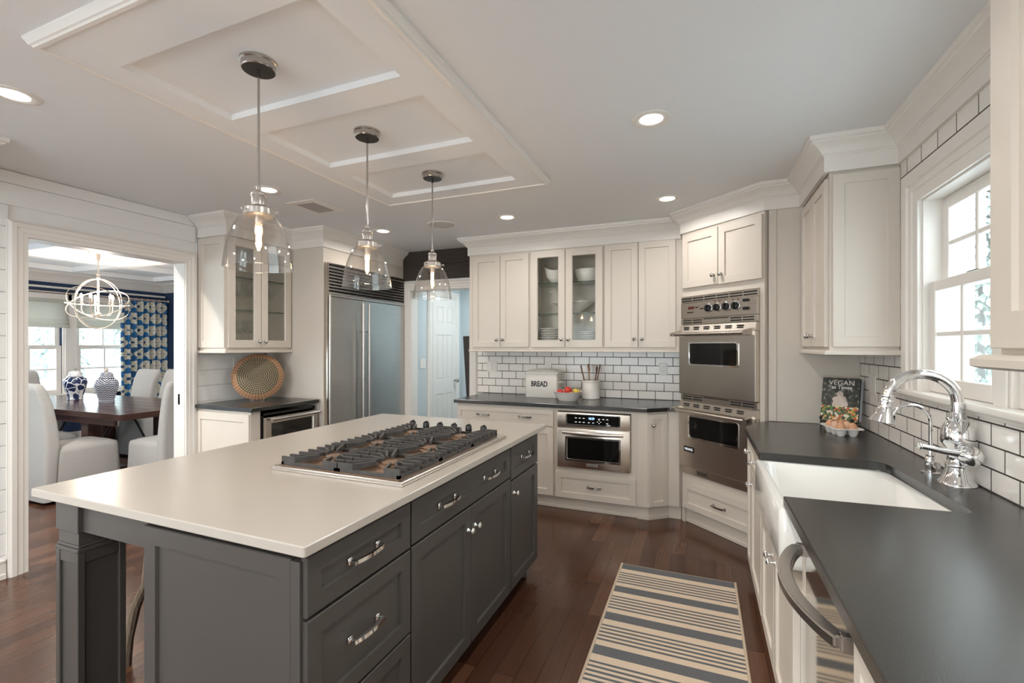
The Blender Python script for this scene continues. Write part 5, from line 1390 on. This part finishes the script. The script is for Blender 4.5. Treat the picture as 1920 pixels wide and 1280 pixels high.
def ginger_jar(loc, mat, label, kmat):
    t = thing('ginger_jar', label, 'jar', loc, 0, 'blue and white jars on the dining table')
    g = G(); g.lathe([(0, .002), (.072, 0), (.076, .004), (.070, .02), (.078, .06), (.098, .13), (.112, .19), (.114, .215), (.104, .25), (.080, .274), (.066, .282), (.064, .285)], 36, cap1=True); obj('body', g, mat, t, smooth=60)
    g = G(); g.lathe([(.074, .283), (.080, .286), (.078, .290), (.062, .296), (.060, .325), (.048, .342), (.022, .350), (.012, .354)], 32, cap0=True); ld = obj('lid', g, mat, t, smooth=60)
    g = G(); g.lathe([(.010, .352), (.014, .362), (.017, .374), (.012, .388), (.004, .402), (0, .406)], 16, cap0=True); obj('finial', g, kmat, ld, smooth=70)
ginger_jar((-7.10, 3.25, .7605), 'navy_scroll_glaze', 'navy ginger jar with white scrollwork, left on the dining table', 'bark')
ginger_jar((-6.40, 3.22, .7605), 'banded_glaze', 'blue and white banded ginger jar, right on the dining table', 'antique_gold')

t = thing('chandelier', 'cream orb chandelier with lit candle bulbs over the dining table', 'chandelier', (-6.42, 3.15, 0))
zc, rr = 1.90, .285
g = G(); g.lathe([(0, CEIL), (.09, CEIL), (.09, CEIL - .012), (.02, CEIL - .022), (.012, 2.395)], 24, cap1=True); obj('canopy', g, 'candle_cream', t)
g = G(); g.cyl((0, 0, 2.40), (0, 0, 2.21), .006, 8); g.lathe([(.008, 2.25), (.016, 2.235), (.012, 2.22), (.02, 2.20), (.010, 2.185)], 12); g.cyl((0, 0, 2.20), (0, 0, 1.78), .010, 10); g.lathe([(.01, 1.80), (.028, 1.79), (.028, 1.775), (.012, 1.755), (0, 1.75)], 14); obj('stem', g, 'candle_cream', t)
def ring(name, M3):
    g = G(); g.tube([M3 @ Vector((rr * math.cos(2 * PI * k / 48), rr * math.sin(2 * PI * k / 48), 0)) + Vector((0, 0, zc)) for k in range(48)], 0, closed=True, sq=(.0028, .0052)); obj(name, g, 'candle_cream', t, smooth=60)
ring('orb_ring', Matrix.Identity(3)); 
for a in (20, 110): ring('orb_ring', Matrix.Rotation(R(a), 3, 'Z') @ Matrix.Rotation(R(90), 3, 'X'))
for a in (35, 215): ring('orb_ring', Matrix.Rotation(R(a), 3, 'Z') @ Matrix.Rotation(R(38), 3, 'X'))
for k in range(5):
    a = R(72 * k + 20); c, s = math.cos(a), math.sin(a)
    g = G(); g.tube([(0, 0, 1.775), (.06 * c, .06 * s, 1.765), (.12 * c, .12 * s, 1.775), (.145 * c, .145 * s, 1.82), (.145 * c, .145 * s, 1.895)], .005, 8); ar = obj('arm', g, 'candle_cream', t)
    g = G(); g.lathe([(.022, 1.893), (.024, 1.899), (.012, 1.90), (.012, 1.955), (0, 1.956)], 12, (.145 * c, .145 * s, 0), cap0=True); obj('candle_sleeve', g, 'candle_cream', ar)
    g = G(); g.lathe([(.006, 1.956), (.013, 1.972), (.014, 1.982), (.008, 2.004), (0, 2.016)], 12, (.145 * c, .145 * s, 0)); obj('bulb', g, 'candle_bulb', ar, smooth=70)
lamp('chandelier_light', 'POINT', (0, 0, 1.99), 26, (1.0, .88, .75), parent=t, shadow_soft_size=.12)

# curtain, rod and roman shade
def curtain(y0, y1, x, z0, z1, label):
    t = thing('curtain', label, 'curtain', (x, (y0 + y1) / 2, z0))
    g = G(); n = 90; w = y1 - y0; fr, bk2 = [], []
    def pt(k, z):
        u = k / n; y = -w / 2 + w * u; d = .034 * math.sin(u * 2 * PI * 7.5) * (1 - .25 * z / (z1 - z0)) + .008 * math.sin(u * 31 + z * 3)
        return Vector((d, y, z))
    zs = [(z1 - z0) * q / 10 for q in range(11)]
    loops = []
    for z in zs:
        a = [pt(k, z) for k in range(n + 1)]; b = [p + Vector((-.006, 0, 0)) for p in reversed(a)]
        loops.append(a + b)
    g.loft(loops); obj('drape', g, 'blue_floral_cloth', t, smooth=80)
    for k in range(8):
        y = -w / 2 + w * (k + .5) / 8; g = G(); g.tube([(.0 + .018 * math.cos(2 * PI * q / 12), y, z1 - z0 + .025 + .018 * math.sin(2 * PI * q / 12)) for q in range(12)], .003, 6, closed=True); obj('ring', g, 'antique_gold', t)
curtain(4.47, 5.16, -8.50, .012, 2.152, 'blue and cream floral curtain beside the dining window')
t = thing('curtain_rod', 'cream curtain rod above the blue floral curtain', 'rod', (-8.50, 3.3, 2.178))
g = G(); g.cyl((0, -2.2, 0), (0, 1.87, 0), .011, 12); obj('rod', g, 'candle_cream', t)
for y in (1.87, -2.2): g = G(); g.sphere((0, y, 0), .022, 12); obj('finial', g, 'candle_cream', t)
for y in (-2.0, -.2, 1.80): g = G(); g.cyl((0, y, 0), (-.115, y, 0), .008, 8); g.cyl((-.11, y, 0), (-.118, y, 0), .025, 12); obj('bracket', g, 'candle_cream', t)
def shade(y0, y1, label):
    t = thing('roman_shade', label, 'window shade', (-8.60, (y0 + y1) / 2, 1.68)); w = (y1 - y0) / 2
    g = G(); g.box(-.015, .02, -w, w, .36, .41, .003); obj('headrail', g, 'roman_linen', t)
    g = G(); pr = [(0, .37), (.002, .22), (.004, .12), (.022, .10), (.026, .07), (.010, .066), (.012, .055), (.034, .040), (.038, .012), (.030, 0), (.0, 0)]
    g.loft([[(x, y, z) for x, z in pr] for y in (-w, w)]); obj('cloth_folds', g, 'roman_linen', t, smooth=40)
shade(2.50, 3.86, 'cream roman shade half lowered over the wide dining window at the left'); shade(3.95, 5.02, 'cream roman shade half lowered over the dining window behind the chandelier'); 

# dark plank leaning in the hall, by the kitchen doorway
g = G(); g.box(-.06, .06, -.016, .016, 0, 1.53, .004)
for z in (.35, .75, 1.15): g.box(-.05, .05, -.03, -.016, z, z + .05, .004)
o = obj('leaning_plank', g, 'wood_plank_dark', loc=(-2.405, 4.80, .003), rot=(R(4.5), R(-1.2), 0)); tag(o, 'dark weathered plank leaning just inside the hall doorway, at its right edge', 'plank')
